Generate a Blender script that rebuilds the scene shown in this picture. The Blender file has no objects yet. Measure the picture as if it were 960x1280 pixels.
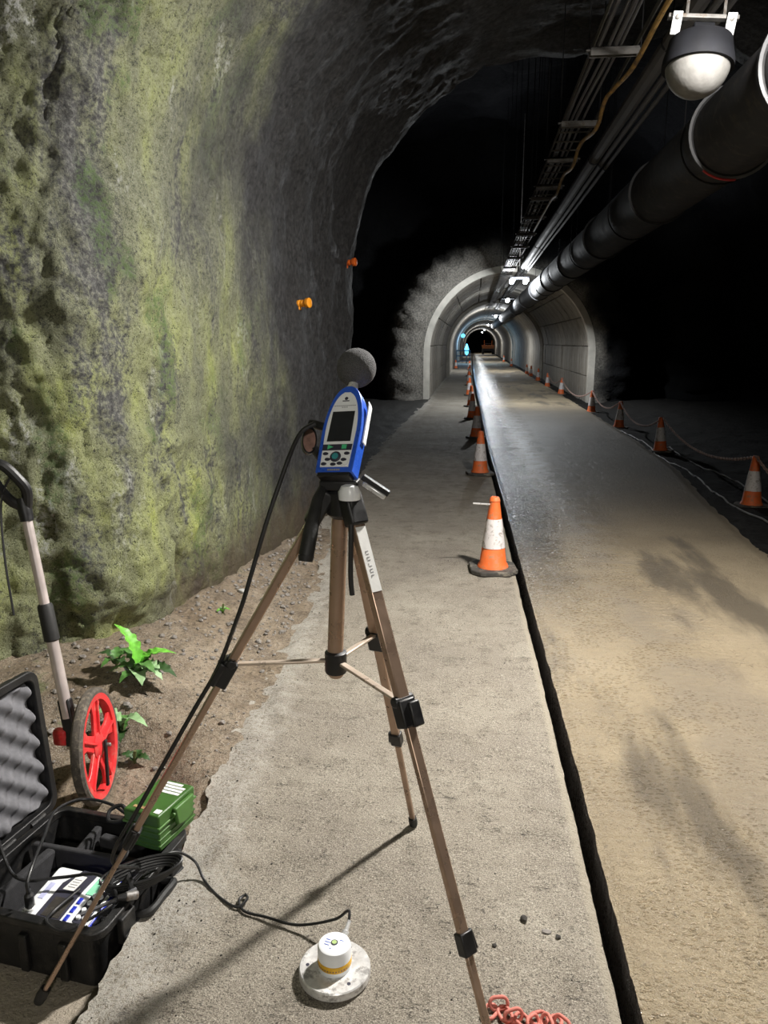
import bpy, bmesh, math, random
import numpy as np
from mathutils import Vector, Matrix, Euler

R = math.radians
PI = math.pi
random.seed(7)
S = bpy.context.scene
COL = S.collection

# ------------------------------------------------------------------ camera
cam_d = bpy.data.cameras.new('camera')
cam_d.sensor_fit = 'VERTICAL'
cam_d.sensor_height = 36.0
cam_d.lens = 36.0 * 960 / 1280
cam_d.clip_start = 0.05
cam_d.clip_end = 400
cam = bpy.data.objects.new('camera', cam_d)
COL.objects.link(cam)
cam.location = (0, 0, 1.5)
cam.rotation_euler = (R(90 - 12.45), 0, R(6.5))
S.camera = cam

# ------------------------------------------------------------------ world, exposure
w = bpy.data.worlds.new('world')
w.use_nodes = True
w.node_tree.nodes['Background'].inputs[0].default_value = (0.55, 0.7, 1.0, 1)
w.node_tree.nodes['Background'].inputs[1].default_value = 0.012
S.world = w
S.view_settings.view_transform = 'Standard'
S.view_settings.look = 'None'
S.view_settings.gamma = 1
S.view_settings.exposure = 0.0
S.view_settings.use_curve_mapping = False
S.cycles.max_bounces = 6
S.cycles.diffuse_bounces = 3
S.cycles.glossy_bounces = 3
S.cycles.sample_clamp_indirect = 4

KEY = (1.22, 3.33, 3.02)
KEY_W = 104
KEY_AREA_W = 262
FILL_W = 320


def point(name, loc, watts, col=(1, 1, 1), r=0.05):
    d = bpy.data.lights.new(name, 'POINT')
    d.energy = watts
    d.color = col
    d.shadow_soft_size = r
    o = bpy.data.objects.new(name, d)
    o.location = loc
    COL.objects.link(o)
    return o


# ------------------------------------------------------------------ noise
def _hash(i, j, k, seed):
    h = (i.astype(np.int64) * 374761393 + j.astype(np.int64) * 668265263 + k.astype(np.int64) * 2147483647 + seed * 1274126177) & 0xffffffff
    h = ((h ^ (h >> 13)) * 1274126177) & 0xffffffff
    h = (h ^ (h >> 16)) & 0xffffff
    return h / float(0xffffff)


def vnoise(p, seed=0):
    i = np.floor(p)
    f = p - i
    f = f * f * f * (f * (f * 6 - 15) + 10)
    i = i.astype(np.int64)
    out = 0
    for a in (0, 1):
        wx = f[..., 0] if a else 1 - f[..., 0]
        for b in (0, 1):
            wy = f[..., 1] if b else 1 - f[..., 1]
            for c in (0, 1):
                wz = f[..., 2] if c else 1 - f[..., 2]
                out = out + wx * wy * wz * _hash(i[..., 0] + a, i[..., 1] + b, i[..., 2] + c, seed)
    return out * 2 - 1


def fbm(p, octv=4, seed=0, lac=2.1, gain=0.5):
    a, s, t = 1.0, 0, 0
    q = np.array(p, dtype=float)
    for o in range(octv):
        s = s + a * vnoise(q, seed + o)
        t += a
        q = q * lac + 3.7
        a *= gain
    return s / t


def smooth(a, b, x):
    t = np.clip((np.asarray(x, float) - a) / (b - a), 0, 1)
    return t * t * (3 - 2 * t)


# ------------------------------------------------------------------ tagging
def tag(o, label=None, cat=None, group=None, kind=None):
    if label: o['label'] = label
    if cat: o['category'] = cat
    if group: o['group'] = group
    if kind: o['kind'] = kind
    return o


def thing(name, label, cat, loc=(0, 0, 0), rot=(0, 0, 0), group=None):
    o = bpy.data.objects.new(name, None)
    o.empty_display_size = 0.1
    COL.objects.link(o)
    o.location = loc
    o.rotation_euler = rot
    return tag(o, label, cat, group)


KIDS = {}


def link(name, me, parent=None):
    o = bpy.data.objects.new(name, me)
    COL.objects.link(o)
    if parent:
        o.parent = parent
        KIDS.setdefault(parent.name, []).append(o)
    return o


def dup(root, loc, rot=None, label=None, group=None):
    r = root.copy()
    COL.objects.link(r)
    r.location = loc
    if rot is not None: r.rotation_euler = rot
    if label: r['label'] = label
    if group: r['group'] = group
    for ch in KIDS.get(root.name, []):
        c = ch.copy()
        COL.objects.link(c)
        c.parent = r
        for g in KIDS.get(ch.name, []):
            d = g.copy()
            COL.objects.link(d)
            d.parent = c
    return r


# ------------------------------------------------------------------ mesh building
def frame(d, up=Vector((0, 0, 1))):
    d = Vector(d).normalized()
    if abs(d.dot(up)) > 0.97: up = Vector((0, 1, 0))
    x = d.cross(up).normalized()
    return x, x.cross(d).normalized(), d


def spline(pts, n=6):
    P = [Vector(p) for p in pts]
    P = [P[0] * 2 - P[1]] + P + [P[-1] * 2 - P[-2]]
    out = []
    for i in range(1, len(P) - 2):
        a, b, c, d = P[i - 1:i + 3]
        for k in range(n):
            t = k / n
            out.append(0.5 * ((2 * b) + (c - a) * t + (2 * a - 5 * b + 4 * c - d) * t * t + (3 * b - a - 3 * c + d) * t ** 3))
    out.append(P[-2])
    return out


class MB:
    def __init__(self, off=(0, 0, 0)):
        self.v = []
        self.f = []
        self.off = Vector(off)

    def add(self, vs, fs, M=None):
        n = len(self.v)
        for p in vs:
            p = Vector(p)
            if M is not None: p = M @ p
            self.v.append(p - self.off)
        self.f += [[i + n for i in f] for f in fs]
        return self

    def box(self, c, s, M=None):
        x, y, z = [q / 2 for q in s]
        c = Vector(c)
        vs = [c + Vector((a * x, b * y, d * z)) for d in (-1, 1) for b in (-1, 1) for a in (-1, 1)]
        return self.add(vs, [(0, 2, 3, 1), (4, 5, 7, 6), (0, 1, 5, 4), (2, 6, 7, 3), (0, 4, 6, 2), (1, 3, 7, 5)], M)

    def tube(self, pts, r, n=8, closed=False, M=None, flat=None):
        P = [Vector(p) for p in pts]
        m = len(P)
        rr = r if hasattr(r, '__len__') else [r] * m
        vs, fs = [], []
        x = None
        for i in range(m):
            if closed:
                d = P[(i + 1) % m] - P[i - 1]
            else:
                d = P[min(i + 1, m - 1)] - P[max(i - 1, 0)]
            d.normalize()
            if x is None:
                x, y, _ = frame(d)
            else:
                x = (x - d * x.dot(d)).normalized()
                y = x.cross(d)
            for k in range(n):
                a = 2 * PI * (k + .5) / n
                fy = flat if flat else 1
                vs.append(P[i] + (x * math.cos(a) + y * math.sin(a) * fy) * rr[i])
        for i in range(m if closed else m - 1):
            j = (i + 1) % m
            for k in range(n):
                l = (k + 1) % n
                fs.append((i * n + k, i * n + l, j * n + l, j * n + k))
        if not closed:
            fs.append(tuple(range(n))[::-1])
            fs.append(tuple((m - 1) * n + k for k in range(n)))
        return self.add(vs, fs, M)

    def beam(self, a, b, wx, wy, up=(0, 0, 1), t0=0.0, t1=1.0):
        a, b = Vector(a), Vector(b)
        p, q = a.lerp(b, t0), a.lerp(b, t1)
        x, y, d = frame(q - p, Vector(up))
        vs = []
        for e in (p, q):
            for sx, sy in ((-1, -1), (1, -1), (1, 1), (-1, 1)):
                vs.append(e + x * sx * wx / 2 + y * sy * wy / 2)
        return self.add(vs, [(0, 3, 2, 1), (4, 5, 6, 7), (0, 1, 5, 4), (1, 2, 6, 5), (2, 3, 7, 6), (3, 0, 4, 7)])

    def lathe(self, prof, n=24, M=None, caps=True):
        vs, fs = [], []
        m = len(prof)
        for (r, z) in prof:
            for k in range(n):
                a = 2 * PI * k / n
                vs.append((r * math.cos(a), r * math.sin(a), z))
        for i in range(m - 1):
            for k in range(n):
                l = (k + 1) % n
                fs.append((i * n + k, i * n + l, (i + 1) * n + l, (i + 1) * n + k))
        if caps:
            fs.append(tuple(range(n))[::-1])
            fs.append(tuple((m - 1) * n + k for k in range(n)))
        return self.add(vs, fs, M)

    def prism(self, outline, z0, z1, M=None):
        n = len(outline)
        vs = [(x, y, z0) for x, y in outline] + [(x, y, z1) for x, y in outline]
        fs = [tuple(range(n))[::-1], tuple(range(n, 2 * n))]
        fs += [(i, (i + 1) % n, n + (i + 1) % n, n + i) for i in range(n)]
        return self.add(vs, fs, M)

    def rock(self, c, r, sq=(1, 1, 1), rnd=random, sub=1):
        bm = bmesh.new()
        bmesh.ops.create_icosphere(bm, subdivisions=sub, radius=1)
        rot = Euler((rnd.uniform(0, 6), rnd.uniform(0, 6), rnd.uniform(0, 6))).to_matrix()
        vs = []
        for v in bm.verts:
            q = rot @ v.co * rnd.uniform(.72, 1.12)
            vs.append(Vector((q.x * sq[0], q.y * sq[1], q.z * sq[2])) * r + Vector(c))
        fs = [[v.index for v in f.verts] for f in bm.faces]
        bm.free()
        return self.add(vs, fs)

    def mesh(self, name, mat, smooth_angle=35):
        me = bpy.data.meshes.new(name)
        me.from_pydata([tuple(v) for v in self.v], [], self.f)
        me.update()
        bm = bmesh.new()
        bm.from_mesh(me)
        bmesh.ops.recalc_face_normals(bm, faces=bm.faces)
        bm.to_mesh(me)
        bm.free()
        if smooth_angle:
            me.shade_smooth()
            me.set_sharp_from_angle(angle=R(smooth_angle))
        me.materials.append(mat)
        return me

    def build(self, name, mat, parent=None, smooth_angle=35, bevel=0, seg=2, sub=0):
        o = link(name, self.mesh(name, mat, smooth_angle), parent)
        if bevel:
            b = o.modifiers.new('bevel', 'BEVEL')
            b.width = bevel
            b.segments = seg
            b.limit_method = 'ANGLE'
            b.angle_limit = R(40)
        if sub:
            s = o.modifiers.new('sub', 'SUBSURF')
            s.levels = s.render_levels = sub
        return o


def grid_obj(name, P, mat, attrs=None, kind='structure', flip=False):
    """P: (rows, cols, 3) array -> quad grid mesh"""
    r, c = P.shape[:2]
    me = bpy.data.meshes.new(name)
    idx = np.arange(r * c).reshape(r, c)
    q = np.stack([idx[:-1, :-1], idx[1:, :-1], idx[1:, 1:], idx[:-1, 1:]], -1).reshape(-1, 4)
    if flip: q = q[:, ::-1]
    me.vertices.add(r * c)
    me.vertices.foreach_set('co', P.reshape(-1).astype(np.float32))
    me.loops.add(len(q) * 4)
    me.loops.foreach_set('vertex_index', q.reshape(-1).astype(np.int32))
    me.polygons.add(len(q))
    me.polygons.foreach_set('loop_start', np.arange(0, len(q) * 4, 4, dtype=np.int32))
    me.update(calc_edges=True)
    me.shade_smooth()
    for k, a in (attrs or {}).items():
        at = me.attributes.new(k, 'FLOAT', 'POINT')
        at.data.foreach_set('value', np.asarray(a, np.float32).reshape(-1))
    me.materials.append(mat)
    o = link(name, me)
    if kind: o['kind'] = kind
    return o


# ------------------------------------------------------------------ materials
class NT:
    def __init__(self, name):
        self.m = bpy.data.materials.new(name)
        self.m.use_nodes = True
        self.t = self.m.node_tree
        self.b = self.t.nodes['Principled BSDF']
        self.tc = self.t.nodes.new('ShaderNodeTexCoord')

    def n(self, typ, **kw):
        o = self.t.nodes.new(typ)
        for k, v in kw.items():
            setattr(o, k, v)
        return o

    def l(self, a, b):
        self.t.links.new(a, b)

    def setin(self, sock, v):
        if hasattr(v, 'links'):
            self.l(v, sock)
        else:
            sock.default_value = v

    def obj(self):
        return self.tc.outputs['Object']

    def mapping(self, scale=(1, 1, 1), rot=(0, 0, 0)):
        mp = self.n('ShaderNodeMapping')
        mp.inputs['Scale'].default_value = scale
        mp.inputs['Rotation'].default_value = rot
        self.l(self.obj(), mp.inputs['Vector'])
        return mp.outputs[0]

    def noise(self, scale, detail=4, rough=.55, vec=None, dist=0):
        o = self.n('ShaderNodeTexNoise')
        o.inputs['Scale'].default_value = scale
        o.inputs['Detail'].default_value = detail
        o.inputs['Roughness'].default_value = rough
        o.inputs['Distortion'].default_value = dist
        self.l(vec if vec is not None else self.obj(), o.inputs['Vector'])
        return o.outputs['Fac']

    def voro(self, scale, vec=None, feature='F1', out='Distance'):
        o = self.n('ShaderNodeTexVoronoi')
        o.feature = feature
        o.inputs['Scale'].default_value = scale
        self.l(vec if vec is not None else self.obj(), o.inputs['Vector'])
        return o.outputs[out]

    def ramp(self, fac, stops):
        o = self.n('ShaderNodeValToRGB')
        e = o.color_ramp.elements
        while len(e) < len(stops): e.new(0.5)
        for i, (p, c) in enumerate(stops):
            e[i].position = p
            e[i].color = (c if len(c) == 4 else (*c, 1)) if hasattr(c, '__len__') else (c, c, c, 1)
        self.l(fac, o.inputs[0])
        return o.outputs[0]

    def mix(self, fac, a, b, mode='MIX'):
        o = self.n('ShaderNodeMix', data_type='RGBA', blend_type=mode)
        self.setin(o.inputs[0], fac)
        for s, v in ((o.inputs[6], a), (o.inputs[7], b)):
            if hasattr(v, 'links'): self.l(v, s)
            else: s.default_value = (*v, 1) if len(v) == 3 else v
        return o.outputs[2]

    def math(self, op, a, b=0.0, c=0.0):
        o = self.n('ShaderNodeMath', operation=op)
        self.setin(o.inputs[0], a)
        self.setin(o.inputs[1], b)
        self.setin(o.inputs[2], c)
        return o.outputs[0]

    def mapr(self, v, a, b, c=0.0, d=1.0):
        o = self.n('ShaderNodeMapRange', interpolation_type='SMOOTHSTEP')
        self.setin(o.inputs[0], v)
        o.inputs[1].default_value = a
        o.inputs[2].default_value = b
        o.inputs[3].default_value = c
        o.inputs[4].default_value = d
        return o.outputs[0]

    def attr(self, name):
        o = self.n('ShaderNodeAttribute')
        o.attribute_name = name
        return o.outputs['Fac']

    def xyz(self):
        o = self.n('ShaderNodeSeparateXYZ')
        self.l(self.obj(), o.inputs[0])
        return o.outputs

    def bump(self, h, strength=.5, dist=.01, prev=None):
        o = self.n('ShaderNodeBump')
        o.inputs['Strength'].default_value = strength
        o.inputs['Distance'].default_value = dist
        self.l(h, o.inputs['Height'])
        if prev is not None: self.l(prev, o.inputs['Normal'])
        return o.outputs[0]

    def out(self, color=None, rough=None, metal=None, normal=None, **kw):
        for k, v in (('Base Color', color), ('Roughness', rough), ('Metallic', metal)):
            if v is None: continue
            if k == 'Base Color' and not hasattr(v, 'links'): v = (*v, 1) if len(v) == 3 else v
            self.setin(self.b.inputs[k], v)
        if normal is not None: self.l(normal, self.b.inputs['Normal'])
        for k, v in kw.items():
            self.setin(self.b.inputs[k.replace('_', ' ')], v)
        return self.m


def simple(name, c, rough=.5, metal=0, var=.25, scale=30, bump=.0, bscale=200, dirt=None, spec=.5):
    t = NT(name)
    nz = t.noise(scale, 5)
    dark = tuple(q * (1 - var) for q in c)
    lite = tuple(min(1, q * (1 + var * .6)) for q in c)
    col = t.ramp(nz, [(.3, dark), (.7, lite)])
    if dirt:
        col = t.mix(t.mapr(t.noise(scale * .6 + 9, 6, .7), .5, .66), col, dirt)
    nrm = t.bump(t.noise(bscale, 3), bump, .002) if bump else None
    return t.out(col, t.ramp(nz, [(.3, max(0, rough - .08)), (.7, min(1, rough + .1))]), metal, nrm, Specular_IOR_Level=spec)


def emit(name, c, s):
    t = NT(name)
    return t.out(c, .4, 0, None, Emission_Color=(*c, 1), Emission_Strength=s)


MT = {}
MT['black_plastic'] = simple('black_plastic', (.012, .012, .013), .42, 0, .3, 40, .15, 400)
MT['black_rubber'] = simple('black_rubber', (.018, .018, .018), .6, 0, .4, 30, .3, 300)
MT['case_plastic'] = simple('case_plastic', (.008, .008, .0085), .5, 0, .3, 30, .35, 220, dirt=(.022, .02, .018))
MT['case_foam'] = simple('case_foam', (.03, .03, .033), .95, 0, .3, 60, .5, 500)
MT['egg_foam'] = simple('egg_foam', (.17, .17, .185), .95, 0, .2, 60, .6, 600)
MT['cable'] = simple('cable_black', (.015, .015, .016), .4, 0, .2)
MT['bronze'] = simple('anodised_bronze', (.44, .31, .23), .3, .65, .12, 20, .05, 300)
MT['champagne'] = simple('champagne_metal', (.6, .5, .41), .32, .45, .12, 20, .05, 300)
MT['white_plastic'] = simple('white_plastic', (.84, .86, .88), .35, 0, .05)
MT['silver'] = simple('silver_metal', (.78, .78, .78), .28, .5, .1)
MT['brushed'] = simple('scuffed_alloy', (.72, .71, .7), .35, .35, .3, 35, .12, 160, dirt=(.32, .31, .3))
MT['meter_blue'] = simple('meter_blue', (.025, .10, .55), .3, 0, .12)
MT['unit_blue'] = simple('unit_blue', (.02, .04, .5), .35, 0, .12)
MT['screen'] = simple('dark_screen', (.02, .022, .026), .12, 0, .2)
MT['icon_green'] = simple('icon_green', (.08, .55, .25), .4, 0, .1)
MT['teal_button'] = simple('teal_button', (.05, .3, .33), .3, 0, .2)
MT['ink'] = simple('ink', (.03, .03, .05), .6, 0, .1)
MT['ink_grey'] = simple('ink_grey', (.28, .28, .3), .6, 0, .1)
MT['mint'] = simple('mint_panel', (.3, .75, .5), .4, 0, .1)
MT['label_white'] = simple('label_white', (.8, .8, .78), .6, 0, .08, 60)
MT['green_plastic'] = simple('green_plastic', (.045, .12, .022), .42, 0, .2, 25, .1, 200)
MT['green_edge'] = simple('green_plastic_light', (.075, .18, .04), .45, 0, .2, 25)
MT['red_plastic'] = simple('red_plastic', (.72, .035, .04), .38, 0, .12, 14, .05, 90, dirt=(.66, .12, .1))
MT['tyre'] = simple('dusty_tyre', (.10, .085, .07), .9, 0, .4, 60, .6, 150, dirt=(.2, .17, .13))
MT['pole'] = simple('brushed_pole', (.66, .58, .56), .38, .4, .15, 14)
MT['yellow_band'] = simple('yellow_band', (.75, .42, .02), .5, 0, .25, 60)
MT['orange_cap'] = simple('orange_cap', (.9, .34, .02), .45, 0, .15, 40)
MT['orange_red_cap'] = simple('orange_red_cap', (.75, .14, .02), .45, 0, .15, 40)
MT['steel'] = simple('dull_steel', (.3, .29, .28), .5, .6, .3, 20, .2, 80, dirt=(.16, .12, .09))
MT['rust_cable'] = simple('rusty_yellow_sheath', (.36, .22, .07), .6, 0, .5, 12, .3, 60, dirt=(.12, .08, .05))
MT['grey_cable'] = simple('grey_sheath', (.11, .11, .12), .5, 0, .3, 8)
MT['duct'] = simple('black_duct', (.034, .034, .038), .7, 0, .35, 6, .25, 25, dirt=(.055, .05, .046), spec=.3)
MT['duct_collar'] = simple('duct_collar', (.025, .025, .027), .6, 0, .2, 10, spec=.3)
MT['tray_steel'] = simple('tray_steel', (.1, .095, .09), .7, 0, .3, 20, .2, 80, dirt=(.06, .05, .04), spec=.3)
MT['rod'] = simple('dark_rod', (.015, .015, .016), .8, 0, .2, spec=.1)
MT['pale_rim'] = simple('pale_rim', (.11, .112, .12), .5, 0, .2, 10)
MT['conduit'] = simple('grey_conduit', (.075, .072, .072), .75, 0, .35, 8, .2, 40)
MT['brown_box'] = simple('brown_box', (.1, .075, .06), .6, 0, .3, 12)
MT['lamp_body'] = simple('lamp_body', (.007, .0075, .010), .8, 0, .3, 12, spec=.2)
MT['brown_disc'] = simple('brown_disc', (.24, .13, .1), .45, 0, .35, 60)
MT['leaf_bright'] = simple('leaf_bright', (.16, .48, .05), .5, 0, .3, 60, .3, 150)
MT['leaf_mid'] = simple('leaf_mid', (.09, .22, .05), .5, 0, .35, 60, .3, 150)
MT['leaf_pale'] = simple('leaf_pale', (.26, .42, .2), .5, 0, .25, 60, .3, 150)
MT['leaf_dark'] = simple('leaf_dark', (.03, .075, .018), .5, 0, .4, 60, .3, 150)
MT['stem'] = simple('stem', (.1, .12, .04), .6, 0, .3, 60)
MT['chain_red'] = simple('chain_red', (.62, .2, .16), .75, 0, .25, 40, .2, 200)
MT['chain_pale'] = simple('chain_dusty', (.42, .28, .24), .6, 0, .35, 6, .2, 100)
MT['pebble'] = simple('pebble', (.24, .22, .2), .85, 0, .35, 20, .4, 80)
MT['pale_pebble'] = simple('pale_pebble', (.4, .4, .39), .8, 0, .2, 30, .4, 80)
MT['clod'] = simple('dark_clod', (.05, .045, .04), .9, 0, .4, 30, .5, 120)
MT['wet_hose'] = simple('wet_hose', (.3, .3, .3), .3, 0, .4, 5)
MT['cone_orange'] = simple('cone_orange', (.82, .16, .035), .55, 0, .15, 14, .2, 120, dirt=(.45, .2, .1))
MT['cone_white'] = simple('cone_sleeve', (.74, .7, .7), .5, 0, .08, 20, 0, 10, dirt=(.3, .26, .23))
MT['cone_base'] = simple('cone_base', (.06, .056, .05), .8, 0, .4, 14, .4, 120, dirt=(.2, .18, .145))
MT['lamp_white'] = emit('lamp_white', (.85, .95, 1.0), 40)
MT['lamp_key'] = emit('lamp_key', (1, .97, .92), 12)
MT['lamp_blue'] = emit('lamp_blue', (.12, .6, 1.0), 2.2)
MT['far_paint_blue'] = simple('blue_barrier_paint', (.06, .2, .42), .5, 0, .2, 3)
MT['far_orange'] = simple('orange_machine_paint', (.7, .22, .05), .5, 0, .2, 3)
MT['far_dark'] = simple('dark_machine', (.04, .04, .045), .6, 0, .2, 3)

# dome of the lamp: cloudy prismatic glass
t = NT('dome_glass')
MT['dome'] = t.out(t.ramp(t.noise(25, 5), [(.3, (.12, .117, .11)), (.7, (.17, .165, .158))]), .7, 0,
                   t.bump(t.voro(60), .2, .003), Transmission_Weight=.15)

# foam windscreen
t = NT('windscreen_foam')
MT['windscreen'] = t.out(t.ramp(t.noise(900, 3), [(.4, (.03, .03, .032)), (.62, (.15, .15, .155))]), .95, 0, t.bump(t.voro(420), .9, .003))


def rock_mat():
    t = NT('mossy_shotcrete')
    p = t.xyz()
    X, Y, Z = p[0], p[1], p[2]
    stretch = t.mapping((1.6, 1.6, .55))
    big = t.noise(1.1, 5, .6)
    mid = t.noise(6, 6, .65)
    fine = t.noise(45, 5, .7)
    grain = t.noise(170, 4, .75)
    grey = t.ramp(fine, [(.3, (.04, .041, .042)), (.5, (.12, .12, .118)), (.7, (.27, .27, .26))])
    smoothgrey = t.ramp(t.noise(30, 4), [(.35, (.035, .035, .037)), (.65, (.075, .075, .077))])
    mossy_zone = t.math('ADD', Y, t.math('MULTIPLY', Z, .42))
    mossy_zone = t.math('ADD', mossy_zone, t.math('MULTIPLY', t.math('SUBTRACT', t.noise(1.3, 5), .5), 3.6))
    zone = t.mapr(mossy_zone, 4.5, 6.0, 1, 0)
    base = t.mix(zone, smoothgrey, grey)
    # streaky moss
    mn = t.noise(2.4, 7, .68, stretch, .4)
    mn = t.math('ADD', mn, t.math('MULTIPLY', t.math('SUBTRACT', fine, .5), .45))
    moss_m = t.math('MULTIPLY', t.mapr(mn, .33, .52), zone)
    # moss thicker low on the wall
    low = t.mapr(Z, 2.6, .2, .55, 1)
    moss_m = t.math('MULTIPLY', moss_m, low)
    mosscol = t.ramp(t.noise(3.1, 5, .6, stretch), [(.3, (.15, .16, .095)), (.46, (.235, .25, .135)), (.58, (.33, .36, .145)), (.70, (.42, .48, .115))])
    mosscol = t.mix(t.mapr(grain, .48, .66), mosscol, t.mix(.6, mosscol, (.48, .5, .33)))
    mosscol = t.mix(t.mapr(t.math('ADD', grain, t.math('MULTIPLY', t.math('SUBTRACT', fine, .5), .6)), .46, .34), mosscol, (.035, .04, .018))
    col = t.mix(moss_m, base, mosscol)
    # deep green patches
    gm = t.math('MULTIPLY', t.mapr(t.noise(2.0, 5, .6, t.mapping((1.5, 1.5, .8), (0, 0, 1))), .56, .64), t.math('MULTIPLY', zone, t.mapr(fine, .38, .62, 0, .85)))
    col = t.mix(gm, col, (.09, .145, .05))
    # pale lime bloom
    wm = t.math('MULTIPLY', t.mapr(t.noise(1.5, 6, .7, t.mapping((2.4, 2.4, .9), (0, .1, 2))), .56, .68), t.math('MULTIPLY', zone, t.mapr(fine, .42, .6)))
    col = t.mix(wm, col, (.5, .51, .5))
    # black pits and cracks
    pit = t.mapr(t.noise(14, 6, .72, t.mapping((1, 1, .6))), .34, .27)
    col = t.mix(t.math('MULTIPLY', pit, .9), col, (.02, .02, .02))
    # brown splash near the ground
    br = t.mapr(t.math('ADD', Z, t.math('MULTIPLY', t.math('SUBTRACT', mid, .5), .5)), .5, .12)
    br = t.math('MULTIPLY', br, t.mapr(Y, 3.3, 3.9))
    col = t.mix(t.math('MULTIPLY', br, .85), col, (.10, .075, .05))
    nb = t.bump(mid, .6, .06)
    nb = t.bump(fine, .9, .025, nb)
    nb = t.bump(grain, .8, .009, nb)
    return t.out(col, t.mapr(mid, .3, .7, .6, .95), 0, nb, Specular_IOR_Level=.3)


MT['rock'] = rock_mat()


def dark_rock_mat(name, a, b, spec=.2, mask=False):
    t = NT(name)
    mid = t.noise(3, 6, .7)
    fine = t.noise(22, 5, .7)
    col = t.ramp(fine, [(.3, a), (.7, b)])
    if mask: col = t.mix(t.attr('painted_falloff'), col, (.006, .0062, .007))  # darkens the rock colour in place of light falloff
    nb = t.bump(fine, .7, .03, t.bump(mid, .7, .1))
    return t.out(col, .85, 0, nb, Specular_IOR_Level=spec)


MT['dark_rock'] = dark_rock_mat('unlit_dark_rock', (.003, .0032, .004), (.009, .0092, .0105), .06)  # near-black colour stands in for missing light in the cavern
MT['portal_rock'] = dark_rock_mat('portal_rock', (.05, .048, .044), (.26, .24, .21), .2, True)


def walkway_mat():
    t = NT('walkway_concrete')
    p = t.xyz()
    e, lf = t.attr('right_gap'), t.attr('left_gap')
    big = t.noise(1.6, 5, .6)
    mid = t.noise(9, 6, .65)
    fine = t.noise(70, 4, .7)
    grain = t.noise(260, 3, .7)
    col = t.ramp(big, [(.3, (.23, .2, .165)), (.5, (.30, .265, .215)), (.7, (.37, .335, .275))])
    col = t.mix(t.mapr(mid, .5, .75), col, (.2, .175, .14))
    specks = t.math('MULTIPLY', t.mapr(fine, .56, .66), t.mapr(mid, .35, .6))
    col = t.mix(specks, col, (.075, .065, .055))
    col = t.mix(t.math('MULTIPLY', t.mapr(grain, .53, .64), .85), col, (.06, .055, .048))
    col = t.mix(t.math('MULTIPLY', t.mapr(grain, .46, .36), .65), col, (.6, .56, .48))
    # transverse hairline cracks
    cr = t.noise(5, 5, .6, t.mapping((.35, 2.2, 1), (0, 0, .12)))
    crm = t.math('MULTIPLY', t.mapr(t.math('ABSOLUTE', t.math('SUBTRACT', cr, .5)), .006, .0), t.mapr(mid, .45, .6))
    col = t.mix(t.math('MULTIPLY', crm, .8), col, (.05, .045, .04))
    # sandy strip by the slot, lime-white crumbling left edge
    col = t.mix(t.math('MULTIPLY', t.mapr(e, .035, .015), .75), col, (.36, .32, .25))
    wn = t.math('ADD', lf, t.math('MULTIPLY', t.math('SUBTRACT', mid, .5), .35))
    wm = t.math('MULTIPLY', t.mapr(wn, .24, .05), t.mapr(fine, .38, .52))
    col = t.mix(t.math('MULTIPLY', wm, .7), col, (.5, .475, .43))
    col = t.mix(t.mapr(t.attr('side'), .2, .8), col, (.07, .06, .05))  # slab sides coloured darker to deepen the shade in the slot
    rough = t.mapr(mid, .3, .7, .7, .92)
    nb = t.bump(mid, .4, .025)
    nb = t.bump(fine, .8, .012, nb)
    nb = t.bump(grain, .85, .005, nb)
    nb = t.bump(t.math('SUBTRACT', 1.0, crm), .5, .004, nb)
    return t.out(col, rough, 0, nb, Specular_IOR_Level=.35)


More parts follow.
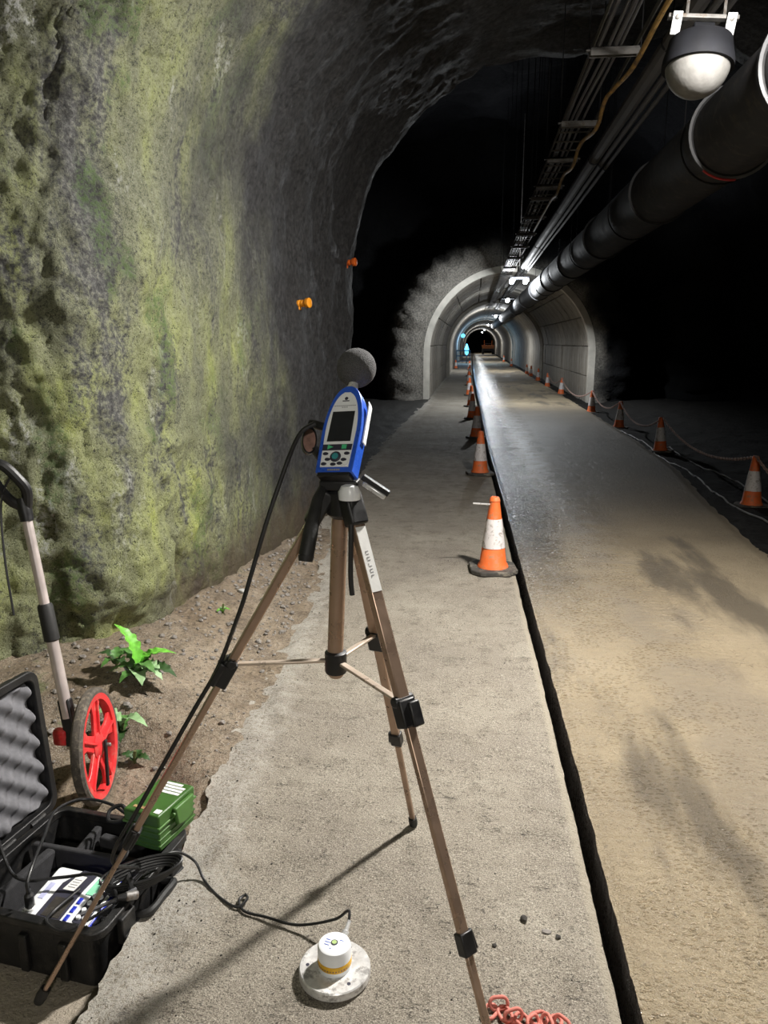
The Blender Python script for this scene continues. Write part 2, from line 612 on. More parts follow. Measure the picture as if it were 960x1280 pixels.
def road_mat():
    t = NT('muddy_road')
    p = t.xyz()
    lat = t.attr('lat')
    big = t.noise(.8, 4, .6)
    mid = t.noise(6, 6, .65)
    fine = t.noise(60, 4, .7)
    grain = t.noise(210, 3, .7)
    col = t.ramp(big, [(.3, (.32, .255, .17)), (.52, (.44, .355, .235)), (.72, (.53, .435, .305))])
    # grey drier wheel track with tread ripples
    track = t.math('MULTIPLY', t.mapr(t.math('ABSOLUTE', t.math('SUBTRACT', t.math('ADD', lat, t.math('MULTIPLY', t.math('SUBTRACT', mid, .5), .3)), .68)), .3, .12), t.mapr(t.noise(1.3, 4), .4, .55))
    col = t.mix(t.math('MULTIPLY', track, .6), col, (.3, .25, .19))
    # damp bands and patches, plus a painted dark stretch standing in for light falloff
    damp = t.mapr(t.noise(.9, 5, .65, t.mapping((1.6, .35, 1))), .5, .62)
    damp = t.math('MAXIMUM', damp, t.math('MULTIPLY', t.mapr(p[1], 4.8, 8.0), t.mapr(p[1], 20, 17)))  # adds the painted dark stretch between lamps, in place of light falloff
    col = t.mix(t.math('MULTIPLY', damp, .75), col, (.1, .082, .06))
    col = t.mix(t.math('MULTIPLY', t.mapr(fine, .58, .7), .6), col, (.12, .1, .075))
    slick = t.mapr(t.math('ADD', lat, t.math('MULTIPLY', t.math('SUBTRACT', t.noise(2.2, 6, .7), .5), .7)),   .5, .12)
    slick = t.math('MULTIPLY', slick, t.mapr(p[1], 3.4, 6.5, 0, 1))
    slick = t.math('MULTIPLY', slick, t.mapr(fine, .3, .5, .35, 1))
    wet = t.mapr(t.math('ADD', lat, t.math('MULTIPLY', t.math('SUBTRACT', mid, .5), .8)), 1.0, .45)
    wet = t.math('MAXIMUM', wet, t.math('MULTIPLY', damp, .5))  # damp here includes the painted dark stretch
    rough = t.math('SUBTRACT', .75, t.math('MULTIPLY', wet, .42))
    rough = t.math('SUBTRACT', rough, t.math('MULTIPLY', slick, .12))
    glint = t.math('MULTIPLY', t.mapr(grain, .5, .62), t.mapr(lat, 1.5, .8))
    rough = t.math('SUBTRACT', rough, t.math('MULTIPLY', glint, .06))
    spark = t.math('MULTIPLY', t.mapr(t.voro(1, t.mapping((42, 85, 60))), .42, .28), t.math('MULTIPLY', t.mapr(lat, 1.2, .5), t.mapr(t.noise(3.5, 4), .42, .54)))
    rough = t.math('ADD', t.math('MULTIPLY', rough, t.math('SUBTRACT', 1.0, spark)), t.math('MULTIPLY', spark, .09))
    col = t.mix(t.math('MULTIPLY', slick, .8), col, (.07, .062, .05))
    col = t.mix(t.mapr(t.attr('side'), .2, .8), col, (.03, .022, .015))  # soil-brown sides, darkened further as painted slot shade
    wv = t.n('ShaderNodeTexWave', wave_type='BANDS', bands_direction='Y')
    wv.inputs['Scale'].default_value = 6.5
    wv.inputs['Distortion'].default_value = 5
    wv.inputs['Detail'].default_value = 3
    wv.inputs['Detail Scale'].default_value = 2.2
    t.l(t.obj(), wv.inputs['Vector'])
    ripple = t.math('MULTIPLY', wv.outputs['Fac'], t.mapr(lat, 1.5, .9))
    nb = t.bump(ripple, .45, .012)
    nb = t.bump(mid, .5, .03, nb)
    nb = t.bump(fine, 1, .02, nb)
    nb = t.bump(grain, 1, .008, nb)
    nb = t.bump(t.math('MULTIPLY', t.voro(45), slick), 1, .05, nb)
    nb = t.bump(t.math('MULTIPLY', t.noise(60, 2), spark), .8, .02, nb)
    return t.out(col, rough, 0, nb, Specular_IOR_Level=.5)


def mud_mat():
    t = NT('brown_mud')
    p = t.xyz()
    mid = t.noise(7, 6, .7)
    fine = t.noise(55, 5, .7)
    grain = t.noise(200, 3, .7)
    col = t.ramp(mid, [(.3, (.11, .08, .054)), (.5, (.22, .168, .115)), (.72, (.34, .275, .2))])
    col = t.mix(t.mapr(fine, .5, .68), col, (.05, .04, .03))
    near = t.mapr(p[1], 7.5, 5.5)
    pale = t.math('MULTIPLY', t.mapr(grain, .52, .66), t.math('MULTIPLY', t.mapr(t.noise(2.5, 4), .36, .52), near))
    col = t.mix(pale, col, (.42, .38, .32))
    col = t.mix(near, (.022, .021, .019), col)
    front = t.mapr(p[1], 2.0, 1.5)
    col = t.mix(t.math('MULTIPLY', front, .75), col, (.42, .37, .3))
    gm = t.math('MULTIPLY', t.mapr(t.noise(3.5, 5, .7), .58, .66), t.math('MULTIPLY', near, t.mapr(p[0], -1.3, -1.6)))
    col = t.mix(t.math('MULTIPLY', gm, .7), col, (.09, .12, .04))
    nb = t.bump(mid, .6, .03)
    nb = t.bump(fine, .8, .012, nb)
    nb = t.bump(grain, .6, .004, nb)
    return t.out(col, t.mapr(fine, .35, .65, .4, .85), 0, nb)


def lining_mat():
    t = NT('lining_concrete')
    mid = t.noise(1.2, 6, .65)
    fine = t.noise(14, 5, .7)
    col = t.ramp(mid, [(.3, (.2, .18, .15)), (.55, (.33, .3, .255)), (.75, (.42, .39, .34))])
    st = t.noise(2.2, 5, .65, t.mapping((2.5, 2.5, .4)))
    col = t.mix(t.mapr(st, .52, .66), col, (.11, .095, .08))
    col = t.mix(t.math('MULTIPLY', t.mapr(fine, .56, .7), .5), col, (.12, .11, .095))
    return t.out(col, .8, 0, t.bump(fine, .4, .02))


MT['walkway'] = walkway_mat()
MT['road'] = road_mat()
MT['mud'] = mud_mat()
MT['lining'] = lining_mat()
MT['wet_verge'] = dark_rock_mat('wet_gravel_verge', (.008, .0075, .007), (.03, .028, .026), .15)
MT['lining_rim'] = simple('pale_lining_rim', (.55, .52, .46), .7, 0, .25, 3, .3, 14)
MT['slot'] = simple('slot_concrete', (.05, .042, .032), .8, 0, .4, 20, .4, 80)


# ------------------------------------------------------------------ floor
def yl(y):          # left lip of the slot
    return np.interp(y, [-4, 1.5, 2.9, 4.6, 6.9, 11.2, 36, 130], [.40, .372, .352, .32, .28, .19, -.04, -.35])


def yr(y):
    return yl(y) + np.interp(y, [-4, 1.5, 5, 40, 130], [.052, .052, .056, .09, .12])


def road_edge(y):
    return np.interp(y, [-4, 3, 5.7, 7.1, 9.6, 12.4, 17, 130], [2.0, 2.05, 2.18, 2.27, 2.52, 2.62, 2.63, 2.7])


def verge_edge(y):
    return np.interp(y, [-4, 1.3, 1.9, 2.4, 3.1, 4.4, 5.4, 6.5, 9, 14, 21, 22, 130], [-.86, -.86, -.83, -.88, -.92, -.97, -1.08, -1.3, -1.35, -1.35, -1.2, -1.25, -1.3])


def yrows(y0, y1, d0, growth):
    out = [y0]
    while out[-1] < y1:
        yy = out[-1]
        out.append(yy + (d0 if yy < 3 else d0 + (yy - 3) * growth))
    return np.array(out)


ys = yrows(-3, 125, .02, .012)


def strip(name, fl, fr, nx, mat, zf, skirt=.3, attrs=None, jag=(.012, .008), ys=ys):
    u = np.linspace(0, 1, nx)
    Y = np.repeat(ys[:, None], nx, 1)
    xl, xr = fl(ys), fr(ys)
    jl = np.stack([ys * 9, ys * 0, ys * 0], -1)
    xl = xl + jag[0] * fbm(jl, 5, 3, gain=.7)
    xr = xr + jag[1] * fbm(jl + 50, 5, 4, gain=.7)
    X = xl[:, None] + (xr - xl)[:, None] * u[None]
    Z = zf(X, Y)
    P = np.stack([X, Y, Z], -1)
    if skirt:
        a = P[:, :1].copy(); a[..., 2] = -skirt
        b = P[:, -1:].copy(); b[..., 2] = -skirt
        P = np.concatenate([a, P[:, :1], P, P[:, -1:], b], 1)
    at = {k: f(P[..., 0], P[..., 1]) for k, f in (attrs or {}).items()}
    at['side'] = P[..., 0] * 0
    if skirt: at['side'][:, :2] = 1; at['side'][:, -2:] = 1
    return grid_obj(name, P, mat, at, flip=True)


def z_walk(X, Y):
    p = np.stack([X, Y, X * 0], -1)
    lf = X - verge_edge(Y)[...]
    z = .008 * fbm(p * 2.5, 3, 11) + .004 * fbm(p * 16, 4, 12)
    crumble = smooth(.22, .0, lf)
    z += crumble * (.018 * fbm(p * 14, 4, 13) - .012) + .012 * smooth(.3, .1, lf) * smooth(-.02, .1, lf)
    e = yl(Y) - X
    z -= .006 * smooth(.012, 0, e)
    return z - .002


def z_road(X, Y):
    p = np.stack([X, Y, X * 0], -1)
    lat = X - yr(Y)
    z = .01 * fbm(p * 1.3, 3, 21) + .004 * fbm(p * np.array([6, 26, 1]), 3, 22) * smooth(1.6, .8, lat) + .0035 * fbm(p * 20, 4, 23, gain=.65)
    cracks = np.abs(fbm(p * np.array([2.2, 9, 1]) + .15 * fbm(p * 9, 2, 26)[..., None], 3, 24))
    z -= .007 * smooth(.05, 0, cracks) * smooth(.45, .8, lat) * smooth(1.7, 1.2, lat) * smooth(-.15, .15, fbm(p * 1.2, 3, 25))
    ed = road_edge(Y) - X
    z -= .03 * smooth(.12, 0, ed)
    z += .01 * smooth(.0, .05, lat) - .01
    return z


strip('floor', lambda y: verge_edge(y), yl, 64, MT['walkway'], z_walk, .25,
      {'right_gap': lambda x, y: yl(y) - x, 'left_gap': lambda x, y: x - verge_edge(y)}, (.05, .006))
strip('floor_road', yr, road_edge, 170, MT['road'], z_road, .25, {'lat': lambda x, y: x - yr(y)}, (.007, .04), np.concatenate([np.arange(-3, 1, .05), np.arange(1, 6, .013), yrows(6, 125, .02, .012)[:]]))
strip('floor_slot', lambda y: yl(y) - .06, lambda y: yr(y) + .06, 4, MT['slot'], lambda X, Y: X * 0 - .2, 0, None, (0, 0))

# brown mud bank at the foot of the left wall
WALLX = lambda y: np.interp(y, [-4, 1.0, 2.3, 3.0, 3.3, 4.0, 4.8, 6, 7.2, 7.5, 8.4, 22], [-3.4, -3.3, -3.0, -2.1, -1.62, -1.47, -1.36, -1.3, -1.22, -4.8, -6.2, -6.2])


def z_mud(X, Y):
    p = np.stack([X, Y, X * 0], -1)
    ve = verge_edge(Y)
    d = ve + .05 - X
    low = -.1 * np.maximum(smooth(2.35, 2.0, Y), .95 * smooth(.42, .2, np.hypot((X + 1.36) * .9, Y - 2.33)))
    rise = .13 * smooth(.05, .6, d) * smooth(2.2, 3.0, Y) * smooth(7.5, 6, Y)
    rise = rise - .02 * smooth(2.5, 2.2, Y) + .004
    n = .02 * fbm(p * 5, 4, 31) + .012 * fbm(p * 22, 3, 32)
    damp = np.where(Y < 2.2, .25, 1.0)
    return low + rise + n * damp - .01


def mud_strip():
    yy = yrows(-3, 22, .022, .02)
    nx = 90
    u = np.linspace(0, 1, nx) ** .8
    Y = np.repeat(yy[:, None], nx, 1)
    xl = WALLX(yy) - .35
    xr = verge_edge(yy) + .07
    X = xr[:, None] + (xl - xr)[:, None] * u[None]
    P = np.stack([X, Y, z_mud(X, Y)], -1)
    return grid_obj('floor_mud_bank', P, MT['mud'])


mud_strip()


def mudz(x, y):
    return float(z_mud(np.array([[x]]), np.array([[y]]))[0, 0])


def z_rv(X, Y):
    p = np.stack([X, Y, X * 0], -1)
    return -.06 + .03 * fbm(p * 4, 4, 41) + .015 * fbm(p * 15, 3, 42) + .1 * smooth(3.0, 4.2, X)


strip('floor_right_verge', lambda y: road_edge(y) - .08, lambda y: np.where(y < 21.5, np.where(y < 7.3, 4.6, 7.2), 3.4), 40, MT['wet_verge'], z_rv, 0, None, (0, 0))


# ------------------------------------------------------------------ near rock shell
def near_shell():
    ctrl = [(-3.4, -6.0), (-3.4, -2.0), (-3.3, 1.0), (-2.9, 2.35), (-2.12, 3.0), (-1.62, 3.32), (-1.47, 4.0), (-1.37, 4.8), (-1.3, 6.0), (-1.22, 7.05), (-1.23, 7.4)]
    sp = spline([(x, y, 0) for x, y in ctrl], 24)
    sp = np.array([[p.x, p.y] for p in sp])
    dd = np.concatenate([[0], np.cumsum(np.hypot(*np.diff(sp, axis=0).T))])
    tot = dd[-1]
    s0 = np.interp(2.2, sp[:, 1], dd)
    ss = np.concatenate([np.linspace(0, s0, 50)[:-1], np.arange(s0, tot, .0165)])
    bx = np.interp(ss, dd, sp[:, 0])
    by = np.interp(ss, dd, sp[:, 1])
    # profile
    zs = np.arange(-.35, 2.2, .0165)
    ang = np.concatenate([np.arange(0, 1.2, .009), np.arange(1.2, PI, .03), [PI]])
    zr = np.linspace(2.2, -.35, 26)[1:]
    xc = 1.2
    nz, na, nr = len(zs), len(ang), len(zr)
    rows = []
    for x, y in zip(bx, by):
        a = xc - x
        lean = .10 * smooth(0, 2.2, zs)
        wx = x + lean * 0
        xr_ = 3.85
        c1 = np.stack([np.full(nz, x), np.full(nz, y), zs], -1)
        aa = np.where(ang < PI / 2, a, xr_ - xc)
        c2 = np.stack([xc - aa * np.cos(ang), np.full(na, y), 2.2 + 1.8 * np.sin(ang)], -1)
        c3 = np.stack([np.full(nr, xr_), np.full(nr, y), zr], -1)
        rows.append(np.concatenate([c1, c2, c3]))
    P = np.array(rows)
    # along the arch the plan bulge of the wall fades into a straight vault
    du = np.gradient(P, axis=0)
    dv = np.gradient(P, axis=1)
    N = np.cross(du, dv)
    N /= np.linalg.norm(N, axis=-1, keepdims=True) + 1e-9
    ctr = np.array([1.0, 0, 1.5])
    sgn = np.sign(np.sum(N * (np.array([1.0, 0, 1.5]) - P) * np.array([1, 0, 1]), -1, keepdims=True))
    sgn[sgn == 0] = 1
    N = N * np.where(np.median(sgn) > 0, 1, -1)
    Y = P[..., 1]
    rough = smooth(4.6, 3.5, Y + .35 * (P[..., 2] - 1))
    st = np.array([1, 1, .6])
    d = .16 * fbm(P * .8 * st, 4, 51) * (.6 + .4 * rough)
    d += .075 * fbm(P * 2.6 * st, 4, 55) * (.45 + .55 * rough)
    d += .03 * (1 - 2 * np.abs(fbm(P * 5.5 * st, 4, 56))) * (.3 + .7 * rough)
    d += .016 * fbm(P * 15, 3, 57) * (.35 + .65 * rough)
    d += .022 * fbm(P * np.array([9, 9, 6]), 4, 58, gain=.65) * rough
    cr = np.abs(fbm(P * np.array([2.6, 2.6, .9]), 4, 60))
    d -= .035 * smooth(.035, 0, cr) * smooth(-.05, .25, fbm(P * 1.4, 3, 62)) * (.55 + .45 * rough)
    # undercut hollow where the moss face meets the ground
    hol = np.exp(-((Y - 3.25) / .22) ** 2 - ((P[..., 2] - .12) / .16) ** 2)
    d -= .12 * hol
    # thick ragged lip where the sprayed lining ends
    lip = smooth(6.9, 7.25, Y)
    d += .05 * lip
    P = P + N * d[..., None]
    # ragged end line
    edge = smooth(6.3, 7.3, Y)
    zz = P[..., 2]
    P[..., 1] += edge * (.28 * fbm(np.stack([P[..., 0] * 1.1, zz * 1.1, zz * 0], -1), 4, 61, gain=.6))
    # turn the end outward to close it against the dark cavern
    outs = []
    last = P[-1]
    c = np.array([1.2, 0, 1.4])
    for k, (sc, dy) in enumerate([(1.02, .06), (1.12, .1), (1.4, .12), (1.9, .15), (2.6, .2)]):
        q = c + (last - c) * np.array([sc, 1, sc])
        q[:, 1] = last[:, 1] + dy
        outs.append(q)
    P = np.concatenate([P, np.array(outs)], 0)
    i1, i2 = nz + int(np.searchsorted(ang, 1.05)), nz + int(np.searchsorted(ang, 2.3))
    grid_obj('wall_left', P[:, :i1 + 1], MT['rock'])
    grid_obj('ceiling', P[:, i1:i2 + 1], MT['rock'])
    grid_obj('wall_right', P[:, i2:], MT['dark_rock'])  # same shell, coloured near black for the duct's shadow


near_shell()


def far_shell():
    yy = np.linspace(7.0, 23.5, 120)
    ang = np.linspace(-.35, PI + .35, 130)
    A, Y = np.meshgrid(ang, yy)
    flare = smooth(7.0, 8.0, Y)
    X = .6 - (6.0) * np.cos(np.clip(A, 0, PI)) * 1.0
    Z = np.where((A < 0), 1.8 + A * 6, np.where(A > PI, 1.8 - (A - PI) * 6, 1.8 + 5.2 * np.sin(A)))
    P = np.stack([X, Y, Z], -1)
    c = np.array([.6, 0, 1.8])
    rad = P - c
    rad[..., 1] = 0
    rad /= np.linalg.norm(rad, axis=-1, keepdims=True)
    d = .5 * fbm(P * .5, 4, 71) + .2 * fbm(P * 1.7, 4, 72)
    P = P + rad * d[..., None]
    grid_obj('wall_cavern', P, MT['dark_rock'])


far_shell()

# ------------------------------------------------------------------ concrete lining behind the rock portal
LC, LZ = .92, 1.2


def lprof(u, rad):
    """u 0..1 from right foot over the crown to left foot"""
    straight = LZ + .15
    L = 2 * straight + PI * rad
    s = u * L
    if s < straight: return (LC + rad, -.15 + s)
    if s < straight + PI * rad:
        a = (s - straight) / rad
        return (LC + rad * math.cos(a), LZ + rad * math.sin(a))
    return (LC - rad, LZ - (s - straight - PI * rad))


def lining(name, y0, y1, rad, ring_len, npan, thick=.14, gap=.018, pieces=True):
    root = None
    shell = MB()
    nn = 48
    vs = [(*[lprof(i / nn, rad + .09)[0]], y, lprof(i / nn, rad + .09)[1]) for y in (y0 + .02, y1) for i in range(nn + 1)]
    fs = [(i, i + 1, nn + 2 + i, nn + 1 + i) for i in range(nn)]
    shell.add(vs, fs)
    root = shell.build(name, MT['slot'] if pieces else MT['lining'])
    root['kind'] = 'structure'
    # front rim
    rim = MB()
    pr = [lprof(i / nn, rad - .01) for i in range(nn + 1)]
    po = [lprof(i / nn, rad + .2) for i in range(nn + 1)]
    for i in range(nn):
        q = []
        for y in (y0 - .06, y0 + .2):
            for (x, z) in (pr[i], po[i], po[i + 1], pr[i + 1]): q.append((x, y, z))
        rim.add(q, [(0, 1, 2, 3), (4, 7, 6, 5), (0, 3, 7, 4), (1, 5, 6, 2)])
    rim.build('lining_rim', MT['lining_rim'], root)
    if not pieces: return root
    meshes = []
    for k in range(npan):
        b = MB()
        sub = 4
        for j in range(sub):
            u0 = (k + gap * 1.0 + (1 - 2 * gap) * j / sub) / npan
            u1 = (k + gap * 1.0 + (1 - 2 * gap) * (j + 1) / sub) / npan
            q = []
            for y in (.015, ring_len - .015):
                for (x, z) in (lprof(u0, rad), lprof(u0, rad + thick), lprof(u1, rad + thick), lprof(u1, rad)): q.append((x, y, z))
            f = [(0, 1, 2, 3), (4, 7, 6, 5), (0, 3, 7, 4)]
            if j == 0: f.append((0, 4, 5, 1))
            if j == sub - 1: f.append((2, 6, 7, 3))
            b.add(q, f)
        meshes.append(b.mesh('lining_panel', MT['lining'], 30))
    nr = int((y1 - y0 - .2) / ring_len)
    for r_ in range(nr):
        for k in range(npan):
            o = link('lining_panel', meshes[k], root)
            o.location = (0, y0 + .2 + r_ * ring_len, 0)
            a = random.uniform(-.012, .012)
            o.location.x += a
            o.location.z += random.uniform(-.006, .006)
    return root


lining('wall_lining_front', 21, 35, 2.1, 1.25, 12)
lining('wall_lining_middle', 35, 60, 1.98, 1.25, 12, pieces=False)
lining('wall_lining_rear', 60, 126, 1.98, 1.25, 12, pieces=False)
end = MB()
end.box((.9, 126.2, 1.6), (7, .3, 5))
e_ = end.build('wall_end', MT['dark_rock'])
e_['kind'] = 'structure'


def portal_face():
    nn = 140
    us = np.linspace(0, 1, nn)
    lay = np.array([0, .04, .1, .18, .28, .4, .55, .7, .9, 1.1, 1.35, 1.7, 2.2, 3.0, 4.0])
    P = np.zeros((len(lay), nn, 3))
    for j, u in enumerate(us):
        x, z = lprof(u, 2.24)
        cx, cz = LC, max(min(z, LZ), -1)
        dx, dz = x - cx, z - cz
        n = math.hypot(dx, dz)
        for i, l in enumerate(lay):
            P[i, j] = (x + dx / n * l, 20.9, z + dz / n * l)
    d = .30 * fbm(P * 1.3, 4, 81) + .16 * fbm(P * 4.5, 3, 82)
    k = smooth(0, .35, lay)[:, None]
    P[..., 1] += d * k - .3 * k + 1.2 * smooth(.8, 1.4, lay)[:, None] * (P[..., 0] < 5)
    P[..., 0] += .1 * k * fbm(P * 2, 3, 83)
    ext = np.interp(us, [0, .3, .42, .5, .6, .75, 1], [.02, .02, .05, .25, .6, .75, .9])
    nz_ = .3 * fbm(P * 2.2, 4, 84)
    st = smooth(-.15, .35, lay[:, None] - ext[None] + nz_)  # painted fade to dark around the portal, imitating lamp falloff
    grid_obj('wall_portal', P, MT['portal_rock'], {'painted_falloff': st})


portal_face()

# ------------------------------------------------------------------ services overhead
# ventilation duct
DX, DZ, DR = 1.57, 2.77, .25
duct = thing('ventilation_duct', 'fat black ventilation duct hung along the upper right of the tunnel', 'duct', (DX, 0, DZ))
joints = [-3.5, 2.6, 4.15, 5.35, 7.3, 10.2, 13.2, 16.5, 19.8, 24, 30, 38, 50, 70]
MY = Matrix.Rotation(R(-90), 4, 'X')
for a, b in zip(joints[:-1], joints[1:]):
    m = MB()
    m.lathe([(DR - .012, a), (DR, a + .02), (DR, b - .02), (DR - .012, b)], 40, MY)
    m.build('duct_section', MT['duct'], duct, 20)
for i, j in enumerate(joints[1:-3]):
    m = MB()
    big = j in (4.15, 5.35)
    m.lathe([(DR - .03, j - .012), (DR + (.028 if big else .02), j - .012), (DR + (.028 if big else .02), j + .012), (DR - .03, j + .012)], 40, MY)
    c = m.build('collar', MT['duct_collar'], duct)
    if big:
        m = MB()
        m.lathe([(DR + .012, j - .0195), (DR + .0285, j - .0195), (DR + .0285, j - .012), (DR + .012, j - .012)], 40, MY, caps=False)
        tag(m.build('collar_rim', MT['pale_rim'], c), 'pale rim of the duct collar')
m = MB()
arc = [(DR + .031) * Vector((math.cos(a), 0, math.sin(a))) + Vector((0, 5.335, 0)) for a in np.linspace(R(232), R(275), 9)]
m.tube(arc, .012, 6, flat=.6)
tag(m.build('red_tape', simple('red_tape', (.4, .03, .03), .5), duct), 'red tape under the collar')
for y in (2.6, 5.6, 8.4, 11.6, 15, 18):
    m = MB()
    ringp = [(DR + .008) * Vector((math.cos(a), 0, math.sin(a))) + Vector((0, y, 0)) for a in np.linspace(R(-200), R(20), 25)]
    m.tube(ringp, .006, 5)
    top = 4.05 if y < 7 else 6.4
    m.tube([ringp[0], (ringp[0].x, y, top - DZ - .1)], .004, 5)
    m.tube([ringp[-1], (ringp[-1].x, y, (top - DZ) - .35)], .004, 5)
    m.build('hanger_strap', MT['rod'], duct)

# cable tray
tray = thing('cable_tray', 'narrow steel cable tray hung overhead left of the ventilation duct', 'cable tray', (.76, 0, 3.16))
for sx in (-.12, .12):
    m = MB()
    m.box((sx, 33, 0), (.006, 66, .035))
    m.build('side_rail', MT['tray_steel'], tray)
m = MB()
y = 6.5
while y < 40:
    m.box((0, y, -.014), (.24, .022, .008))
    y += .3
tag(m.build('rungs', MT['tray_steel'], tray), kind='stuff')
yb = 1.9
bks = [3.3, 4.97, 6.47, 7.65, 8.9, 9.6, 11, 12.6, 14.2, 16, 18, 20]
for y in bks:
    m = MB()
    m.box((0, y, -.025), (.27, .05, .012))
    m.box((0, y - .022, -.04), (.27, .006, .04))
    m.box((0, y + .022, -.04), (.27, .006, .04))
    top = (3.95 if y < 7 else 6.6) - 3.16
    m.box((-.145, y, -.03), (.03, .03, .008))
    m.box((.145, y, -.03), (.03, .03, .008))
    bk = m.build('bracket', MT['tray_steel'], tray)
    for sx in (-.145, .145):
        m = MB(); m.tube([(sx, y, -.07), (sx, y, top)], .004, 5); m.build('hanger_rod', MT['rod'], bk)

rnd = random.Random(3)
for i, (cx, cr) in enumerate([(-.08, .013), (-.045, .010), (-.01, .014), (.03, .009)]):
    pts = [(.76 + cx + rnd.uniform(-.012, .012), y, 3.16 + cr + .004 - .02 * (y % 2.9 > 1)) for y in np.arange(-2, 40, 1.4)]
    m = MB()
    m.tube(spline(pts, 3), cr, 7)
    tag(m.build('cable', MT['grey_cable']), ['leftmost of the four grey cables on the overhead steel tray', 'second grey cable from the left on the overhead steel tray', 'third grey cable from the left on the overhead tray, thickest of the four', 'thin grey cable on the tray, next to the yellowish rusty one'][i], 'cable', 'grey cables lying on the overhead tray')
pts = [(.95, -1, 3.2), (.93, 1.5, 3.17), (.92, 3.0, 3.13), (.905, 3.8, 3.11), (.885, 4.35, 3.09), (.875, 5.0, 3.05), (.85, 5.5, 3.08), (.84, 5.8, 3.09), (.86, 6.3, 3.04), (.83, 6.95, 3.09), (.85, 7.6, 3.05), (.83, 8.2, 3.09), (.85, 9, 3.06), (.84, 9.6, 3.09), (.83, 12, 3.09)]
m = MB()
m.tube(spline(pts, 6), .014, 8)
tag(m.build('cable', MT['rust_cable']), 'yellowish rust-stained cable sagging along the right side of the tray', 'cable')

# conduits beside the tray
for i, (cx, cz, cr, lab) in enumerate([(1.12, 3.24, .055, 'thick grey conduit, widest of the three between tray and duct'),
                                       (1.185, 3.185, .022, 'thin grey conduit directly beside the thick conduit under the ceiling'),
                                       (1.23, 3.15, .017, 'thinnest grey conduit, nearest the ventilation duct')]):
    m = MB()
    m.tube([(cx, y, cz + .004 * math.sin(y)) for y in np.arange(-2, 44, 1.0)], cr, 10)
    o = m.build('conduit', MT['conduit'])
    tag(o, lab, 'conduit')
    for y in (2.2, 5.2, 8.2, 11.2, 15, 19):
        m = MB()
        m.tube([(cx, y, cz), (cx, y, 4.0 if y < 7 else 6.6)], .004, 5)
        m.lathe([(cr + .003, y - .015), (cr + .003, y + .015)], 12, Matrix.Translation((cx, 0, cz)) @ MY)
        m.build('saddle', MT['rod'], o)

# junction box on ceiling
jb = thing('junction_box', 'flat brown junction box under the ceiling right of the tray', 'box', (1.03, 4.5, 3.42))
m = MB(); m.box((0, 0, 0), (.2, .3, .1)); m.build('box_body', MT['brown_box'], jb, bevel=.008)
m = MB(); m.box((0, 0, -.055), (.17, .27, .012)); m.build('box_lid', MT['brown_box'], jb, bevel=.004)
m = MB(); m.tube([(.0, 0, .04), (0, 0, .62)], .012, 6); m.build('hanger_rod', MT['steel'], jb)

# bulkhead lamp with frosted dome (off)
dome = thing('bulkhead_lamp', 'unlit dome lamp with cloudy half-globe glass under black housing, at top right', 'lamp', (1.035, 4.2, 2.80), (R(-8), R(4), 0))
dome.scale = (.96, .96, .96)
m = MB()
pf = [(.155 * math.cos(a), -.155 * math.sin(a) * 1.02) for a in np.linspace(0, PI / 2 - .02, 16)]
m.lathe([(max(r_, .003), z) for r_, z in pf][::-1], 40)
m.build('glass_dome', MT['dome'], dome)
m = MB(); m.lathe([(.155, -.012), (.168, -.008), (.17, .02), (.162, .05), (.15, .11), (.10, .135), (.04, .14)], 40); m.build('housing', MT['lamp_body'], dome)
m = MB(); m.lathe([(.158, -.02), (.172, -.02), (.172, .004), (.158, .004)], 40); m.build('rim_ring', MT['lamp_body'], dome)
br = MB(); br.box((0, .0, .225), (.34, .035, .02)); bo = br.build('mounting_bar', MT['steel'], dome, bevel=.003)
for sx in (-1, 1):
    m = MB()
    M = Matrix.Translation((sx * .13, -.02, .185)) @ Matrix.Rotation(R(25), 4, 'X')
    m.box((0, 0, 0), (.045, .01, .1), M)
    tag(m.build('mounting_strap', MT['white_plastic'], dome, bevel=.002), 'white mounting strap')
    m = MB()
    m.lathe([(.012, 0), (.012, .006), (.006, .008)], 10, M @ Matrix.Translation((0, -.005, .025)) @ Matrix.Rotation(R(90), 4, 'X'))
    m.build('bolt_head', MT['steel'], dome)
m = MB(); m.tube([(-.08, 0, .23), (-.08, 0, 1.1)], .008, 6); m.tube([(.1, 0, .23), (.1, 0, 1.1)], .008, 6); m.build('hanger_rod', MT['steel'], dome)
m = MB(); m.box((0, 0, .15), (.1, .1, .06)); m.build('gland_box', MT['lamp_body'], dome, bevel=.006)

# the working lamp just beyond the top right of the frame
kl = thing('tunnel_floodlight', 'bright working floodlight on the duct side, just out of view', 'lamp', (KEY[0], KEY[1], KEY[2]))
m = MB(); m.box((0, 0, .062), (.2, .46, .02)); m.build('housing', MT['lamp_body'], kl)
m = MB(); m.tube([(.07, -.15, .06), (.07, -.15, .95)], .006, 6); m.tube([(.07, .15, .06), (.07, .15, .95)], .006, 6); m.build('hanger_rod', MT['steel'], kl)
m = MB(); m.box((0, 0, .05), (.12, .36, .01)); m.build('diffuser', MT['lamp_key'], kl, bevel=.006)
point('floodlight_glow', KEY, KEY_W, (1, .96, .9), .05)
ka = bpy.data.lights.new('floodlight_beam', 'AREA')
ka.shape = 'RECTANGLE'
ka.size, ka.size_y = .12, .34
ka.energy = KEY_AREA_W
ka.color = (1, .96, .9)
ko = bpy.data.objects.new('floodlight_beam', ka)
COL.objects.link(ko)
ko.location = (KEY[0], KEY[1], KEY[2] - .02)
ko.rotation_euler = Vector((-.42, -.22, -1)).to_track_quat('-Z', 'Y').to_euler()
point('fill_light_behind', (1.1, -3.2, 3.0), FILL_W, (1, .95, .88), .12)  # unseen fill light added behind the camera, without a fixture

